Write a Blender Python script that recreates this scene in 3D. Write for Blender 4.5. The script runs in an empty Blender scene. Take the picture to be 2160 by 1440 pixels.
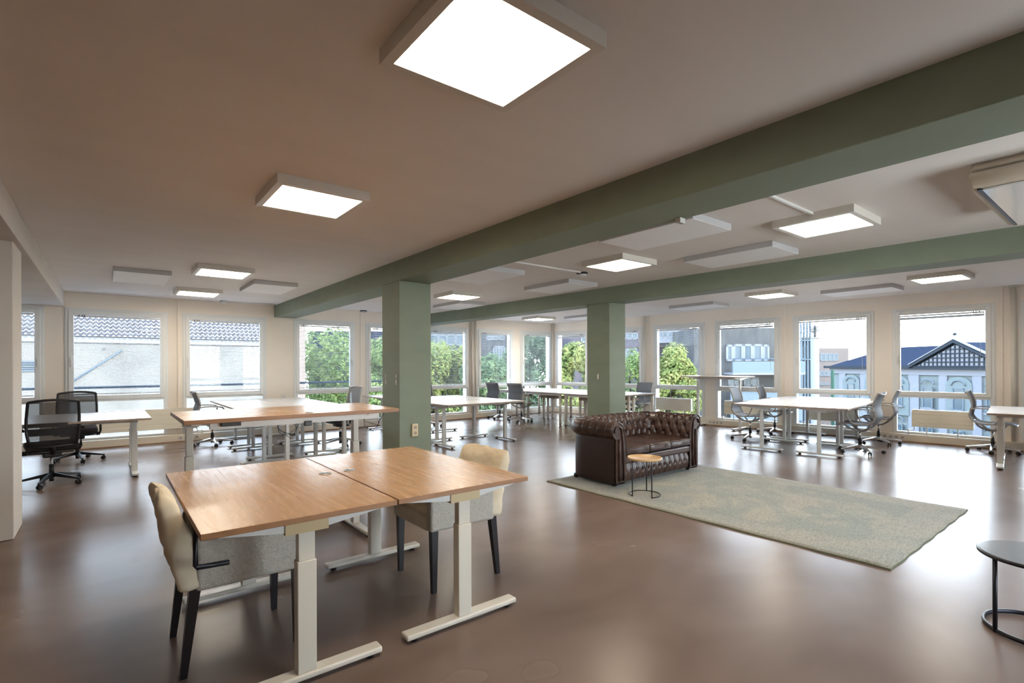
import bpy, bmesh, math, random
from mathutils import Vector, Matrix
random.seed(7)
R = math.radians
scene = bpy.context.scene
COL = scene.collection

# ------------------------------------------------------------------ camera
F_MM, HOR, CAMH = 18.0, 771.0, 1.36
cd = bpy.data.cameras.new('camera')
cam = bpy.data.objects.new('camera', cd)
COL.objects.link(cam)
cd.sensor_width = 36.0
cd.sensor_fit = 'HORIZONTAL'
cd.lens = F_MM
cd.shift_y = (HOR - 720.0) / 2160.0
cd.clip_start = 0.05
cd.clip_end = 600
cam.matrix_world = (Matrix.Translation((0, 0, CAMH)) @ Matrix.Rotation(R(-38.4), 4, 'Z')
                    @ Matrix.Rotation(R(90), 4, 'X') @ Matrix.Rotation(R(-0.2), 4, 'Z'))
scene.camera = cam

# ------------------------------------------------------------------ world, sun, exposure
scene.view_settings.view_transform = 'Standard'
scene.view_settings.look = 'None'
scene.view_settings.gamma = 1.0
scene.view_settings.use_curve_mapping = False
scene.view_settings.exposure = 2.55
world = bpy.data.worlds.new('world')
scene.world = world
world.use_nodes = True
wn = world.node_tree.nodes
wl = world.node_tree.links
bg = wn['Background']
bg.inputs['Strength'].default_value = 3.1
tc = wn.new('ShaderNodeTexCoord')
sep = wn.new('ShaderNodeSeparateXYZ')
rmp = wn.new('ShaderNodeValToRGB')
wl.new(tc.outputs['Generated'], sep.inputs[0])
wl.new(sep.outputs['Z'], rmp.inputs[0])
rmp.color_ramp.elements[0].position = 0.0
rmp.color_ramp.elements[0].color = (0.95, 0.98, 1.0, 1)
rmp.color_ramp.elements[1].position = 0.8
rmp.color_ramp.elements[1].color = (0.42, 0.62, 1.0, 1)
wl.new(rmp.outputs[0], bg.inputs['Color'])
sd = bpy.data.lights.new('sun', 'SUN')
sun = bpy.data.objects.new('sun', sd)
COL.objects.link(sun)
sd.energy = 4.0
sd.angle = R(0.6)
sd.color = (1.0, 0.94, 0.84)
sdir = Vector((-0.65, 0.76, -0.70)).normalized()
sun.rotation_euler = sdir.to_track_quat('-Z', 'Y').to_euler()
try:
    scene.cycles.use_denoising = True
    scene.cycles.max_bounces = 10
    scene.cycles.diffuse_bounces = 6
    scene.cycles.transparent_max_bounces = 24
    scene.cycles.sample_clamp_indirect = 6.0
    scene.cycles.caustics_reflective = False
    scene.cycles.caustics_refractive = False
except Exception:
    pass

# ------------------------------------------------------------------ materials
def mat(name, col, rough=0.5, metal=0.0, spec=0.5, coat=0.0, sheen=0.0):
    m = bpy.data.materials.new(name)
    m.use_nodes = True
    b = m.node_tree.nodes['Principled BSDF']
    b.inputs['Base Color'].default_value = (*col, 1)
    b.inputs['Roughness'].default_value = rough
    b.inputs['Metallic'].default_value = metal
    b.inputs['Specular IOR Level'].default_value = spec
    b.inputs['Coat Weight'].default_value = coat
    b.inputs['Sheen Weight'].default_value = sheen
    return m

def tex(m, kind='noise', scale=5.0, stretch=(1, 1, 1), c0=(0, 0, 0), c1=(1, 1, 1), p0=0.3, p1=0.7,
        detail=4.0, bump=0.0, rough=None, rot=0.0, coords='Object', dist=0.0):
    nt = m.node_tree
    n, l = nt.nodes, nt.links
    b = n['Principled BSDF']
    t = n.new('ShaderNodeTexCoord')
    mp = n.new('ShaderNodeMapping')
    mp.inputs['Scale'].default_value = stretch
    mp.inputs['Rotation'].default_value = (0, 0, rot)
    l.new(t.outputs[coords], mp.inputs[0])
    if kind == 'noise':
        x = n.new('ShaderNodeTexNoise')
        x.inputs['Detail'].default_value = detail
        x.inputs['Scale'].default_value = scale
        x.inputs['Distortion'].default_value = dist
        out = x.outputs['Fac']
    elif kind == 'voronoi':
        x = n.new('ShaderNodeTexVoronoi')
        x.inputs['Scale'].default_value = scale
        out = x.outputs['Distance']
    elif kind == 'wave':
        x = n.new('ShaderNodeTexWave')
        x.inputs['Scale'].default_value = scale
        x.inputs['Distortion'].default_value = dist
        out = x.outputs['Fac']
    l.new(mp.outputs[0], x.inputs['Vector'])
    r = n.new('ShaderNodeValToRGB')
    r.color_ramp.elements[0].position = p0
    r.color_ramp.elements[0].color = (*c0, 1)
    r.color_ramp.elements[1].position = p1
    r.color_ramp.elements[1].color = (*c1, 1)
    l.new(out, r.inputs[0])
    l.new(r.outputs[0], b.inputs['Base Color'])
    if bump:
        bp = n.new('ShaderNodeBump')
        bp.inputs['Strength'].default_value = bump
        bp.inputs['Distance'].default_value = 0.01
        l.new(out, bp.inputs['Height'])
        l.new(bp.outputs[0], b.inputs['Normal'])
    if rough:
        rr = n.new('ShaderNodeMapRange')
        rr.inputs['To Min'].default_value = rough[0]
        rr.inputs['To Max'].default_value = rough[1]
        l.new(out, rr.inputs['Value'])
        l.new(rr.outputs[0], b.inputs['Roughness'])
    return m

M = {}
M['floor'] = tex(mat('floor_resin', (0.1, 0.07, 0.05), 0.25, spec=0.16), scale=1.1, detail=2.5, dist=0.4, stretch=(1, 1.6, 1),
                 c0=(0.155, 0.107, 0.088), c1=(0.245, 0.180, 0.150), p0=0.2, p1=0.8, rough=(0.22, 0.30), bump=0.0)
M['ceiling'] = tex(mat('ceiling_paint', (0.7, 0.65, 0.6), 0.9), scale=1.2, c0=(0.73, 0.685, 0.655), c1=(0.77, 0.725, 0.695), stretch=(0.4, 2.0, 1))
M['wall'] = tex(mat('wall_paint', (0.8, 0.7, 0.6), 0.8), scale=2.0, c0=(0.86, 0.785, 0.70), c1=(0.89, 0.815, 0.73))
M['white_wall'] = tex(mat('white_plaster', (0.7, 0.7, 0.6), 0.85), scale=2.0, c0=(0.66, 0.61, 0.56), c1=(0.70, 0.65, 0.60))
M['green'] = tex(mat('green_paint', (0.2, 0.3, 0.2), 0.55, spec=0.35), scale=3.0, c0=(0.205, 0.242, 0.182), c1=(0.228, 0.266, 0.202), stretch=(1, 1, 2), bump=0.03)
M['frame'] = mat('white_frame', (0.78, 0.79, 0.78), 0.4)
M['plinth'] = mat('cream_plinth', (0.80, 0.72, 0.60), 0.5)
M['rad'] = mat('cream_radiator', (0.90, 0.85, 0.72), 0.45)
M['white_metal'] = mat('white_metal', (0.72, 0.72, 0.70), 0.35)
M['cream_metal'] = mat('cream_metal', (0.70, 0.655, 0.57), 0.35)
M['bracket'] = mat('bare_bracket', (0.62, 0.48, 0.27), 0.5)
M['white_top'] = mat('white_laminate', (0.80, 0.80, 0.80), 0.25)
M['edge'] = mat('table_edge', (0.45, 0.35, 0.28), 0.5)
M['oak'] = tex(mat('oak_laminate', (0.5, 0.3, 0.15), 0.28, spec=0.4), scale=22.0, detail=4, dist=0.3,
               stretch=(0.09, 1.6, 1), c0=(0.44, 0.258, 0.132), c1=(0.495, 0.30, 0.16), p0=0.32, p1=0.72, rough=(0.2, 0.34))
M['oak2'] = tex(mat('oak_laminate_raised', (0.5, 0.3, 0.15), 0.28, spec=0.4), scale=22.0, detail=4, dist=0.3,
                stretch=(0.09, 1.6, 1), c0=(0.42, 0.245, 0.12), c1=(0.50, 0.29, 0.15), p0=0.32, p1=0.72, rough=(0.2, 0.34))
M['oak_edge'] = tex(mat('oak_edge', (0.4, 0.2, 0.1), 0.4), scale=14, stretch=(1, 1, 12), c0=(0.26, 0.13, 0.06), c1=(0.36, 0.18, 0.08))
M['black'] = mat('black_plastic', (0.012, 0.012, 0.014), 0.4)
M['blackwood'] = mat('black_wood', (0.010, 0.008, 0.010), 0.35)
M['rubber'] = mat('black_rubber', (0.02, 0.02, 0.02), 0.7)
M['blackmetal'] = mat('black_metal', (0.02, 0.018, 0.025), 0.35, metal=0.4)
M['chrome'] = mat('polished_aluminium', (0.62, 0.60, 0.58), 0.22, metal=1.0)
M['steel'] = mat('brushed_steel', (0.55, 0.55, 0.56), 0.35, metal=0.9)
M['greyframe'] = mat('light_grey_frame', (0.42, 0.41, 0.40), 0.4)
M['blackcushion'] = tex(mat('black_cushion', (0.02, 0.02, 0.02), 0.9), scale=300, c0=(0.012, 0.012, 0.014), c1=(0.03, 0.03, 0.035))
M['leather'] = tex(mat('brown_leather', (0.06, 0.02, 0.02), 0.32, spec=0.6), scale=9.0, detail=6,
                   c0=(0.034, 0.016, 0.013), c1=(0.082, 0.042, 0.032), p0=0.35, p1=0.75, rough=(0.22, 0.42))
M['leather_dark'] = tex(mat('dark_leather', (0.04, 0.02, 0.02), 0.4, spec=0.5), scale=60.0, detail=6,
                        c0=(0.028, 0.013, 0.013), c1=(0.046, 0.024, 0.023), bump=0.1)
M['button'] = mat('leather_button', (0.02, 0.008, 0.006), 0.4)
M['stud'] = mat('brass_stud', (0.20, 0.12, 0.07), 0.4, metal=1.0)
M['cover'] = tex(mat('cream_slipcover', (0.6, 0.5, 0.4), 0.75), scale=6, c0=(0.60, 0.50, 0.36), c1=(0.74, 0.65, 0.50), bump=0.3)
M['cover_grey'] = tex(mat('crinkled_cover', (0.5, 0.5, 0.45), 0.7), kind='noise', scale=70, dist=1.2, detail=6,
                      c0=(0.40, 0.37, 0.32), c1=(0.58, 0.545, 0.48), p0=.25, p1=.75, bump=0.35)
M['rug'] = None
M['bamboo'] = mat('light_wood', (0.62, 0.40, 0.20), 0.35)
M['glossgrey'] = mat('glass_top_painted_sky', (0.30, 0.325, 0.36), 0.12, spec=0.9)  # pale reflection of the sky is put into the base colour
M['beige_plastic'] = mat('beige_plastic', (0.68, 0.58, 0.40), 0.4)
M['acbody'] = mat('tan_housing', (0.60, 0.52, 0.42), 0.5)
M['acgloss'] = mat('glossy_white', (0.80, 0.81, 0.84), 0.06, spec=0.9, coat=1.0)
M['panel'] = tex(mat('acoustic_panel', (0.8, 0.8, 0.8), 0.9), scale=80, c0=(0.88, 0.88, 0.90), c1=(0.92, 0.92, 0.94))
M['panel_edge'] = mat('panel_edge', (0.50, 0.49, 0.50), 0.6)
M['lampframe'] = mat('lamp_frame', (0.66, 0.62, 0.56), 0.4)
M['slat'] = mat('blind_slat', (0.72, 0.74, 0.78), 0.45)
M['rail'] = mat('railing_blue', (0.046, 0.062, 0.083), 0.5)
M['concrete'] = tex(mat('concrete', (0.066, 0.066, 0.066), 0.9), scale=0.8, c0=(0.034, 0.034, 0.034), c1=(0.053, 0.052, 0.050), stretch=(3, 3, 1))
M['balcony'] = mat('balcony_panel', (0.075, 0.092, 0.104), 0.6)
M['bwhite'] = mat('painted_white', (0.114, 0.117, 0.125), 0.6)
M['bframe'] = mat('white_window_frame', (0.103, 0.107, 0.110), 0.5)
M['bglass'] = mat('far_glass', (0.03, 0.045, 0.055), 0.15, spec=0.25)
M['bbeige'] = mat('beige_render', (0.094, 0.077, 0.068), 0.8)
M['mint'] = mat('mint_render', (0.083, 0.098, 0.098), 0.8)
M['mintwhite'] = mat('pale_pilaster', (0.112, 0.117, 0.129), 0.8)
M['slate'] = tex(mat('blue_slate', (0.01, 0.015, 0.02), 0.9), scale=6, c0=(0.009, 0.0115, 0.018), c1=(0.013, 0.0165, 0.025))
M['fascia'] = mat('grey_fascia', (0.019, 0.023, 0.028), 0.6)
M['stucco'] = tex(mat('white_stucco', (0.123, 0.123, 0.120), 0.9), scale=0.7, detail=8, c0=(0.062, 0.060, 0.056), c1=(0.081, 0.080, 0.076), p0=0.3, p1=0.6)
M['tile'] = tex(mat('grey_rooftile', (0.050, 0.050, 0.054), 0.7), scale=3, c0=(0.026, 0.025, 0.028), c1=(0.042, 0.042, 0.043))
M['asphalt'] = tex(mat('street', (0.042, 0.042, 0.042), 0.9), scale=0.5, c0=(0.034, 0.034, 0.034), c1=(0.050, 0.050, 0.046))
M['bark'] = tex(mat('bark', (0.021, 0.017, 0.010), 0.9), scale=8, c0=(0.012, 0.010, 0.006), c1=(0.030, 0.023, 0.017))
M['green_pole'] = mat('green_post', (0.02, 0.04, 0.028), 0.5)
M['cable'] = mat('cable', (0.03, 0.03, 0.035), 0.5)
M['white_plastic'] = mat('white_plastic', (0.70, 0.69, 0.66), 0.35)

def brick():
    m = mat('dark_brick', (0.2, 0.18, 0.18), 0.85)
    n, l = m.node_tree.nodes, m.node_tree.links
    t = n.new('ShaderNodeTexCoord'); b = n.new('ShaderNodeTexBrick')
    mp = n.new('ShaderNodeMapping'); mp.inputs['Rotation'].default_value = (R(90), 0, 0)
    l.new(t.outputs['Object'], mp.inputs[0]); l.new(mp.outputs[0], b.inputs['Vector'])
    b.inputs['Color1'].default_value = (0.045, 0.042, 0.05, 1)
    b.inputs['Color2'].default_value = (0.058, 0.048, 0.053, 1)
    b.inputs['Mortar'].default_value = (0.07, 0.064, 0.07, 1)
    b.inputs['Scale'].default_value = 4.0
    l.new(b.outputs[0], n['Principled BSDF'].inputs['Base Color'])
    return m
M['brick'] = brick()

def rug_mat():
    m = mat('rug_wool', (0.4, 0.42, 0.36), 0.95, sheen=0.3)
    n, l = m.node_tree.nodes, m.node_tree.links
    b = n['Principled BSDF']
    t = n.new('ShaderNodeTexCoord')
    def noise(sc, st, det=6, dist=0.0):
        mp = n.new('ShaderNodeMapping'); mp.inputs['Scale'].default_value = st
        l.new(t.outputs['Object'], mp.inputs[0])
        x = n.new('ShaderNodeTexNoise'); x.inputs['Scale'].default_value = sc
        x.inputs['Detail'].default_value = det; x.inputs['Distortion'].default_value = dist
        l.new(mp.outputs[0], x.inputs['Vector']); return x.outputs['Fac']
    def ramp(inp, p0, c0, p1, c1):
        r = n.new('ShaderNodeValToRGB')
        r.color_ramp.elements[0].position = p0; r.color_ramp.elements[0].color = (*c0, 1)
        r.color_ramp.elements[1].position = p1; r.color_ramp.elements[1].color = (*c1, 1)
        l.new(inp, r.inputs[0]); return r.outputs[0]
    big = ramp(noise(1.6, (1, 1, 1), 5, 1.5), 0.42, (0.250, 0.262, 0.205), 0.58, (0.365, 0.328, 0.242))
    fine = ramp(noise(26, (1, 7, 1), 6), 0.38, (0.58, 0.58, 0.56), 0.6, (1, 1, 1))
    # worn border band around the field
    sx = n.new('ShaderNodeSeparateXYZ'); l.new(t.outputs['Object'], sx.inputs[0])
    def band(axis, centre):
        s = n.new('ShaderNodeMath'); s.operation = 'SUBTRACT'; s.inputs[1].default_value = centre[0]
        l.new(sx.outputs[axis], s.inputs[0])
        a = n.new('ShaderNodeMath'); a.operation = 'ABSOLUTE'; l.new(s.outputs[0], a.inputs[0])
        g = n.new('ShaderNodeMath'); g.operation = 'GREATER_THAN'; g.inputs[1].default_value = centre[1]
        l.new(a.outputs[0], g.inputs[0]); return g.outputs[0]
    mx = n.new('ShaderNodeMath'); mx.operation = 'MAXIMUM'
    l.new(band('X', (0, 0.82)), mx.inputs[0]); l.new(band('Y', (0, 1.36)), mx.inputs[1])
    mr = n.new('ShaderNodeMath'); mr.operation = 'MULTIPLY'; mr.inputs[1].default_value = 0.45
    l.new(mx.outputs[0], mr.inputs[0])
    mix = n.new('ShaderNodeMix'); mix.data_type = 'RGBA'
    l.new(mr.outputs[0], mix.inputs[0]); l.new(big, mix.inputs[6])
    mix.inputs[7].default_value = (0.37, 0.34, 0.265, 1)
    mul = n.new('ShaderNodeMix'); mul.data_type = 'RGBA'; mul.blend_type = 'MULTIPLY'
    mul.inputs[0].default_value = 1.0
    l.new(mix.outputs[2], mul.inputs[6]); l.new(fine, mul.inputs[7])
    l.new(mul.outputs[2], b.inputs['Base Color'])
    bp = n.new('ShaderNodeBump'); bp.inputs['Strength'].default_value = 0.5; bp.inputs['Distance'].default_value = 0.01
    l.new(noise(120, (1, 1, 1), 3), bp.inputs['Height']); l.new(bp.outputs[0], b.inputs['Normal'])
    return m
M['rug'] = rug_mat()
M['rugedge'] = mat('rug_edge', (0.13, 0.135, 0.085), 0.95)

def emis(name, col, s):
    m = mat(name, col, 0.5)
    b = m.node_tree.nodes['Principled BSDF']
    b.inputs['Emission Color'].default_value = (*col, 1)
    b.inputs['Emission Strength'].default_value = s
    return m
M['lit'] = emis('lit_diffuser', (1.0, 0.87, 0.68), 5.0)

def mixed(name, col, rough, fac, tint=(1, 1, 1)):
    """part see-through cloth or glass: fac = share that lets light straight through"""
    m = bpy.data.materials.new(name); m.use_nodes = True
    n, l = m.node_tree.nodes, m.node_tree.links
    b = n['Principled BSDF']
    b.inputs['Base Color'].default_value = (*col, 1); b.inputs['Roughness'].default_value = rough
    tr = n.new('ShaderNodeBsdfTransparent'); tr.inputs[0].default_value = (*tint, 1)
    mx = n.new('ShaderNodeMixShader'); mx.inputs[0].default_value = fac
    l.new(b.outputs[0], mx.inputs[1]); l.new(tr.outputs[0], mx.inputs[2])
    l.new(mx.outputs[0], n['Material Output'].inputs[0])
    return m
M['greymesh'] = mixed('grey_mesh_fabric', (0.21, 0.235, 0.28), 0.7, 0.15)
M['blackmesh'] = mixed('black_mesh_fabric', (0.03, 0.03, 0.035), 0.8, 0.22)

def glass():
    m = bpy.data.materials.new('window_glass'); m.use_nodes = True
    n, l = m.node_tree.nodes, m.node_tree.links
    n.remove(n['Principled BSDF'])
    tr = n.new('ShaderNodeBsdfTransparent'); tr.inputs[0].default_value = (0.95, 0.98, 0.98, 1)
    gl = n.new('ShaderNodeBsdfGlossy'); gl.inputs['Roughness'].default_value = 0.0
    fr = n.new('ShaderNodeFresnel'); fr.inputs[0].default_value = 1.45
    mx = n.new('ShaderNodeMixShader')
    l.new(fr.outputs[0], mx.inputs[0]); l.new(tr.outputs[0], mx.inputs[1]); l.new(gl.outputs[0], mx.inputs[2])
    l.new(mx.outputs[0], n['Material Output'].inputs[0])
    return m
M['glass'] = glass()

def leafmat(name, a, c):
    m = mat(name, a, 0.6)
    n, l = m.node_tree.nodes, m.node_tree.links
    b = n['Principled BSDF']
    t = n.new('ShaderNodeTexCoord'); x = n.new('ShaderNodeTexNoise'); x.inputs['Scale'].default_value = 2.2
    x.inputs['Detail'].default_value = 6
    l.new(t.outputs['Object'], x.inputs['Vector'])
    r = n.new('ShaderNodeValToRGB')
    r.color_ramp.elements[0].position = 0.38; r.color_ramp.elements[0].color = (*a, 1)
    r.color_ramp.elements[1].position = 0.62; r.color_ramp.elements[1].color = (*c, 1)
    l.new(x.outputs['Fac'], r.inputs[0]); l.new(r.outputs[0], b.inputs['Base Color'])
    tl = n.new('ShaderNodeBsdfTranslucent'); l.new(r.outputs[0], tl.inputs[0])
    mx = n.new('ShaderNodeMixShader'); mx.inputs[0].default_value = 0.45
    l.new(b.outputs[0], mx.inputs[1]); l.new(tl.outputs[0], mx.inputs[2])
    l.new(mx.outputs[0], n['Material Output'].inputs[0])
    return m
M['leaf'] = leafmat('leaf_green', (0.055, 0.085, 0.030), (0.135, 0.165, 0.062))
M['leaf2'] = leafmat('leaf_cool', (0.050, 0.080, 0.042), (0.105, 0.140, 0.070))
M['leafy'] = leafmat('leaf_yellow', (0.085, 0.112, 0.036), (0.170, 0.178, 0.066))

for k_ in ('concrete', 'balcony', 'bwhite', 'bframe', 'bbeige', 'mint', 'mintwhite', 'slate', 'fascia', 'stucco', 'tile', 'leaf', 'leaf2', 'leafy', 'bark', 'asphalt', 'rail', 'brick', 'green_pole'):
    M[k_].node_tree.nodes['Principled BSDF'].inputs['Specular IOR Level'].default_value = 0.0

# ------------------------------------------------------------------ mesh builder
class MB:
    def __init__(s):
        s.bm = bmesh.new(); s.mats = []
    def mi(s, m):
        if m is None: return 0
        if m not in s.mats: s.mats.append(m)
        return s.mats.index(m)
    def _setm(s, faces, m, smooth=False):
        i = s.mi(m)
        for f in faces:
            f.material_index = i; f.smooth = smooth
    def hexa(s, pts, m=None):
        v = [s.bm.verts.new(p) for p in pts]
        fs = [s.bm.faces.new([v[i] for i in q]) for q in ((0, 3, 2, 1), (4, 5, 6, 7), (0, 1, 5, 4), (1, 2, 6, 5), (2, 3, 7, 6), (3, 0, 4, 7))]
        s._setm(fs, m)
        return fs
    def box(s, x0, x1, y0, y1, z0, z1, m=None, bev=0.0, T=None, seg=2):
        pts = [(x0, y0, z0), (x1, y0, z0), (x1, y1, z0), (x0, y1, z0), (x0, y0, z1), (x1, y0, z1), (x1, y1, z1), (x0, y1, z1)]
        if T: pts = [T(*p) for p in pts]
        fs = s.hexa(pts, m)
        if bev > 0:
            es = list({e for f in fs for e in f.edges})
            r = bmesh.ops.bevel(s.bm, geom=es, offset=bev, segments=seg, affect='EDGES', profile=0.5)
            s._setm(r['faces'], m, True)
        return fs
    def cyl(s, p, q, r0, r1=None, n=12, m=None, caps=True):
        if r1 is None: r1 = r0
        p, q = Vector(p), Vector(q)
        d = (q - p).normalized()
        a = d.orthogonal().normalized(); b = d.cross(a)
        A = [s.bm.verts.new(p + (a * math.cos(t) + b * math.sin(t)) * r0) for t in [2 * math.pi * i / n for i in range(n)]]
        B = [s.bm.verts.new(q + (a * math.cos(t) + b * math.sin(t)) * r1) for t in [2 * math.pi * i / n for i in range(n)]]
        fs = [s.bm.faces.new((A[i], A[(i + 1) % n], B[(i + 1) % n], B[i])) for i in range(n)]
        s._setm(fs, m, True)
        if caps:
            s._setm([s.bm.faces.new(A[::-1]), s.bm.faces.new(B)], m)
    def tube(s, pts, r, n=8, m=None, closed=False, flat=None):
        """round tube through points; flat=(w,h) makes an oval bar"""
        P = [Vector(p) for p in pts]
        k = len(P)
        rings = []
        up = Vector((0, 0, 1))
        for i in range(k):
            if closed: d = (P[(i + 1) % k] - P[i - 1])
            else: d = P[min(i + 1, k - 1)] - P[max(i - 1, 0)]
            d.normalize()
            a = d.cross(up)
            if a.length < 1e-3: a = d.cross(Vector((1, 0, 0)))
            a.normalize(); b = a.cross(d)
            rr = r[i] if isinstance(r, (list, tuple)) else r
            fa, fb = flat if flat else (1, 1)
            rings.append([s.bm.verts.new(P[i] + (a * math.cos(t) * fa + b * math.sin(t) * fb) * rr) for t in [2 * math.pi * j / n for j in range(n)]])
        fs = []
        for i in range(k if closed else k - 1):
            A, B = rings[i], rings[(i + 1) % k]
            fs += [s.bm.faces.new((A[j], A[(j + 1) % n], B[(j + 1) % n], B[j])) for j in range(n)]
        s._setm(fs, m, True)
        if not closed:
            s._setm([s.bm.faces.new(rings[0][::-1]), s.bm.faces.new(rings[-1])], m)
    def grid(s, rows, m=None, smooth=True, closeu=False):
        V = [[s.bm.verts.new(p) for p in row] for row in rows]
        fs = []
        for i in range(len(V) - 1):
            L = len(V[i])
            for j in range(L if closeu else L - 1):
                fs.append(s.bm.faces.new((V[i][j], V[i][(j + 1) % L], V[i + 1][(j + 1) % L], V[i + 1][j])))
        s._setm(fs, m, smooth)
        return V
    def lathe(s, prof, n=24, c=(0, 0), m=None):
        rows = [[(c[0] + r * math.cos(t), c[1] + r * math.sin(t), z) for t in [2 * math.pi * j / n for j in range(n)]] for r, z in prof]
        V = s.grid(rows, m, True, True)
        for row in (V[0], V[-1]):
            try: s._setm([s.bm.faces.new(row)], m)
            except Exception: pass
    def prism(s, poly, z0, z1, m=None, T=None):
        a = [(x, y, z0) for x, y in poly]; b = [(x, y, z1) for x, y in poly]
        if T: a = [T(*p) for p in a]; b = [T(*p) for p in b]
        A = [s.bm.verts.new(p) for p in a]; B = [s.bm.verts.new(p) for p in b]
        n = len(A)
        fs = [s.bm.faces.new(A[::-1]), s.bm.faces.new(B)] + [s.bm.faces.new((A[i], A[(i + 1) % n], B[(i + 1) % n], B[i])) for i in range(n)]
        s._setm(fs, m)
    def build(s, name, parent=None, default=None, sub=0, loc=None):
        bmesh.ops.recalc_face_normals(s.bm, faces=s.bm.faces[:])
        me = bpy.data.meshes.new(name)
        s.bm.to_mesh(me); s.bm.free()
        for m in (s.mats or [default]):
            if m is not None: me.materials.append(m)
        o = bpy.data.objects.new(name, me)
        COL.objects.link(o)
        if parent is not None: o.parent = parent
        if loc: o.location = loc
        if sub:
            md = o.modifiers.new('sub', 'SUBSURF'); md.levels = sub; md.render_levels = sub
        return o

def tag(o, label=None, cat=None, group=None, kind=None):
    if label: o['label'] = label
    if cat: o['category'] = cat
    if group: o['group'] = group
    if kind: o['kind'] = kind
    return o
def empty(name, loc=(0, 0, 0), rz=0.0, **k):
    o = bpy.data.objects.new(name, None); COL.objects.link(o)
    o.location = loc; o.rotation_euler = (0, 0, rz)
    o.empty_display_size = 0.1
    return tag(o, **k)
def copy_tree(o, parent=None):
    c = o.copy(); COL.objects.link(c); c.parent = parent
    for ch in [x for x in list(COL.objects) if x.parent == o]:
        copy_tree(ch, c)
    return c

# ------------------------------------------------------------------ room shell
HC = 2.6
KX, KY = 10.40, 11.18
class Wall:
    def __init__(s, d, n): s.d, s.n = d, n
    def __call__(s, a, dd, z): return (KX + a * s.d[0] + dd * s.n[0], KY + a * s.d[1] + dd * s.n[1], z)
WA = Wall((-1, 0), (0, 1))
WB = Wall((0.0906, -0.9959), (0.9959, 0.0906))
XL, YB = -4.5, -2.5
SA, SB = KX - XL, (KY - YB) / 0.9959
XR = KX + SB * 0.0906
m = MB(); m.prism([(XL - .3, YB - .3), (XR + .35, YB - .3), (KX + .35, KY + .3), (XL - .3, KY + .3)], -0.25, 0.0, M['floor'])
tag(m.build('floor'), kind='structure')
m = MB(); m.prism([(XL - .3, YB - .3), (XR + .35, YB - .3), (KX + .35, KY + .3), (XL - .3, KY + .3)], HC, HC + 0.3, M['ceiling'])
tag(m.build('ceiling'), kind='structure')
WZ0, WZ1 = 0.14, 2.34
winA = [(0.03, 1.22), (1.51, 2.72), (2.99, 4.22), (4.50, 5.77), (6.04, 7.34), (7.88, 9.29), (9.53, 10.93), (11.19, 12.58)]
winB = [(0.12, 1.35), (1.78, 3.09), (3.38, 4.69), (4.96, 6.33), (6.59, 7.95), (8.24, 9.58), (9.88, 11.20), (11.5, 12.8)]  # last window lies out of view, put in for the daylight it brings
def wall_with_windows(name, W, wins, S, TH=0.26):
    m = MB()
    m.box(-0.0, S, 0, TH, WZ1, HC, M['wall'], T=W)
    m.box(-0.0, S, 0, TH, 0, WZ0, M['wall'], T=W)
    e = [0.0] + [x for w in wins for x in w] + [S]
    for i in range(0, len(e), 2):
        if e[i + 1] - e[i] > 0.005:
            m.box(e[i], e[i + 1], 0, TH, WZ0, WZ1, M['wall'], T=W)
    tag(m.build(name), kind='structure')
wall_with_windows('wall_back', WA, winA, SA)
wall_with_windows('wall_right', WB, winB, SB)
class Wall2(Wall):
    def __init__(s, o, d, n): s.o, s.d, s.n = o, d, n
    def __call__(s, a, dd, z): return (s.o[0] + a * s.d[0] + dd * s.n[0], s.o[1] + a * s.d[1] + dd * s.n[1], z)
WL = Wall2((XL, YB), (0, 1), (-1, 0))
WF = Wall2((XL, YB), (1, 0), (0, -1))
winL = []
fill_winF = [(.6 + i * 1.62, 1.92 + i * 1.62) for i in range(4, 6)]  # unseen windows added behind the camera to brighten surfaces facing it
wall_with_windows('wall_left', WL, winL, KY - YB)
wall_with_windows('wall_front', WF, fill_winF, XR - XL)
# plinth boxes that run below the windows
m = MB(); m.box(0.14, SA, -0.13, 0, 0, 0.13, M['plinth'], T=WA, bev=0.004); m.box(0, SA, -.135, -.13, 0, .012, M['oak_edge'], T=WA)
tag(m.build('baseboard_back'), kind='structure')
m = MB(); m.box(0.14, SB, -0.13, 0, 0, 0.13, M['plinth'], T=WB, bev=0.004); m.box(0.1, SB, -.135, -.13, 0, .012, M['oak_edge'], T=WB)
tag(m.build('baseboard_right'), kind='structure')

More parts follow.
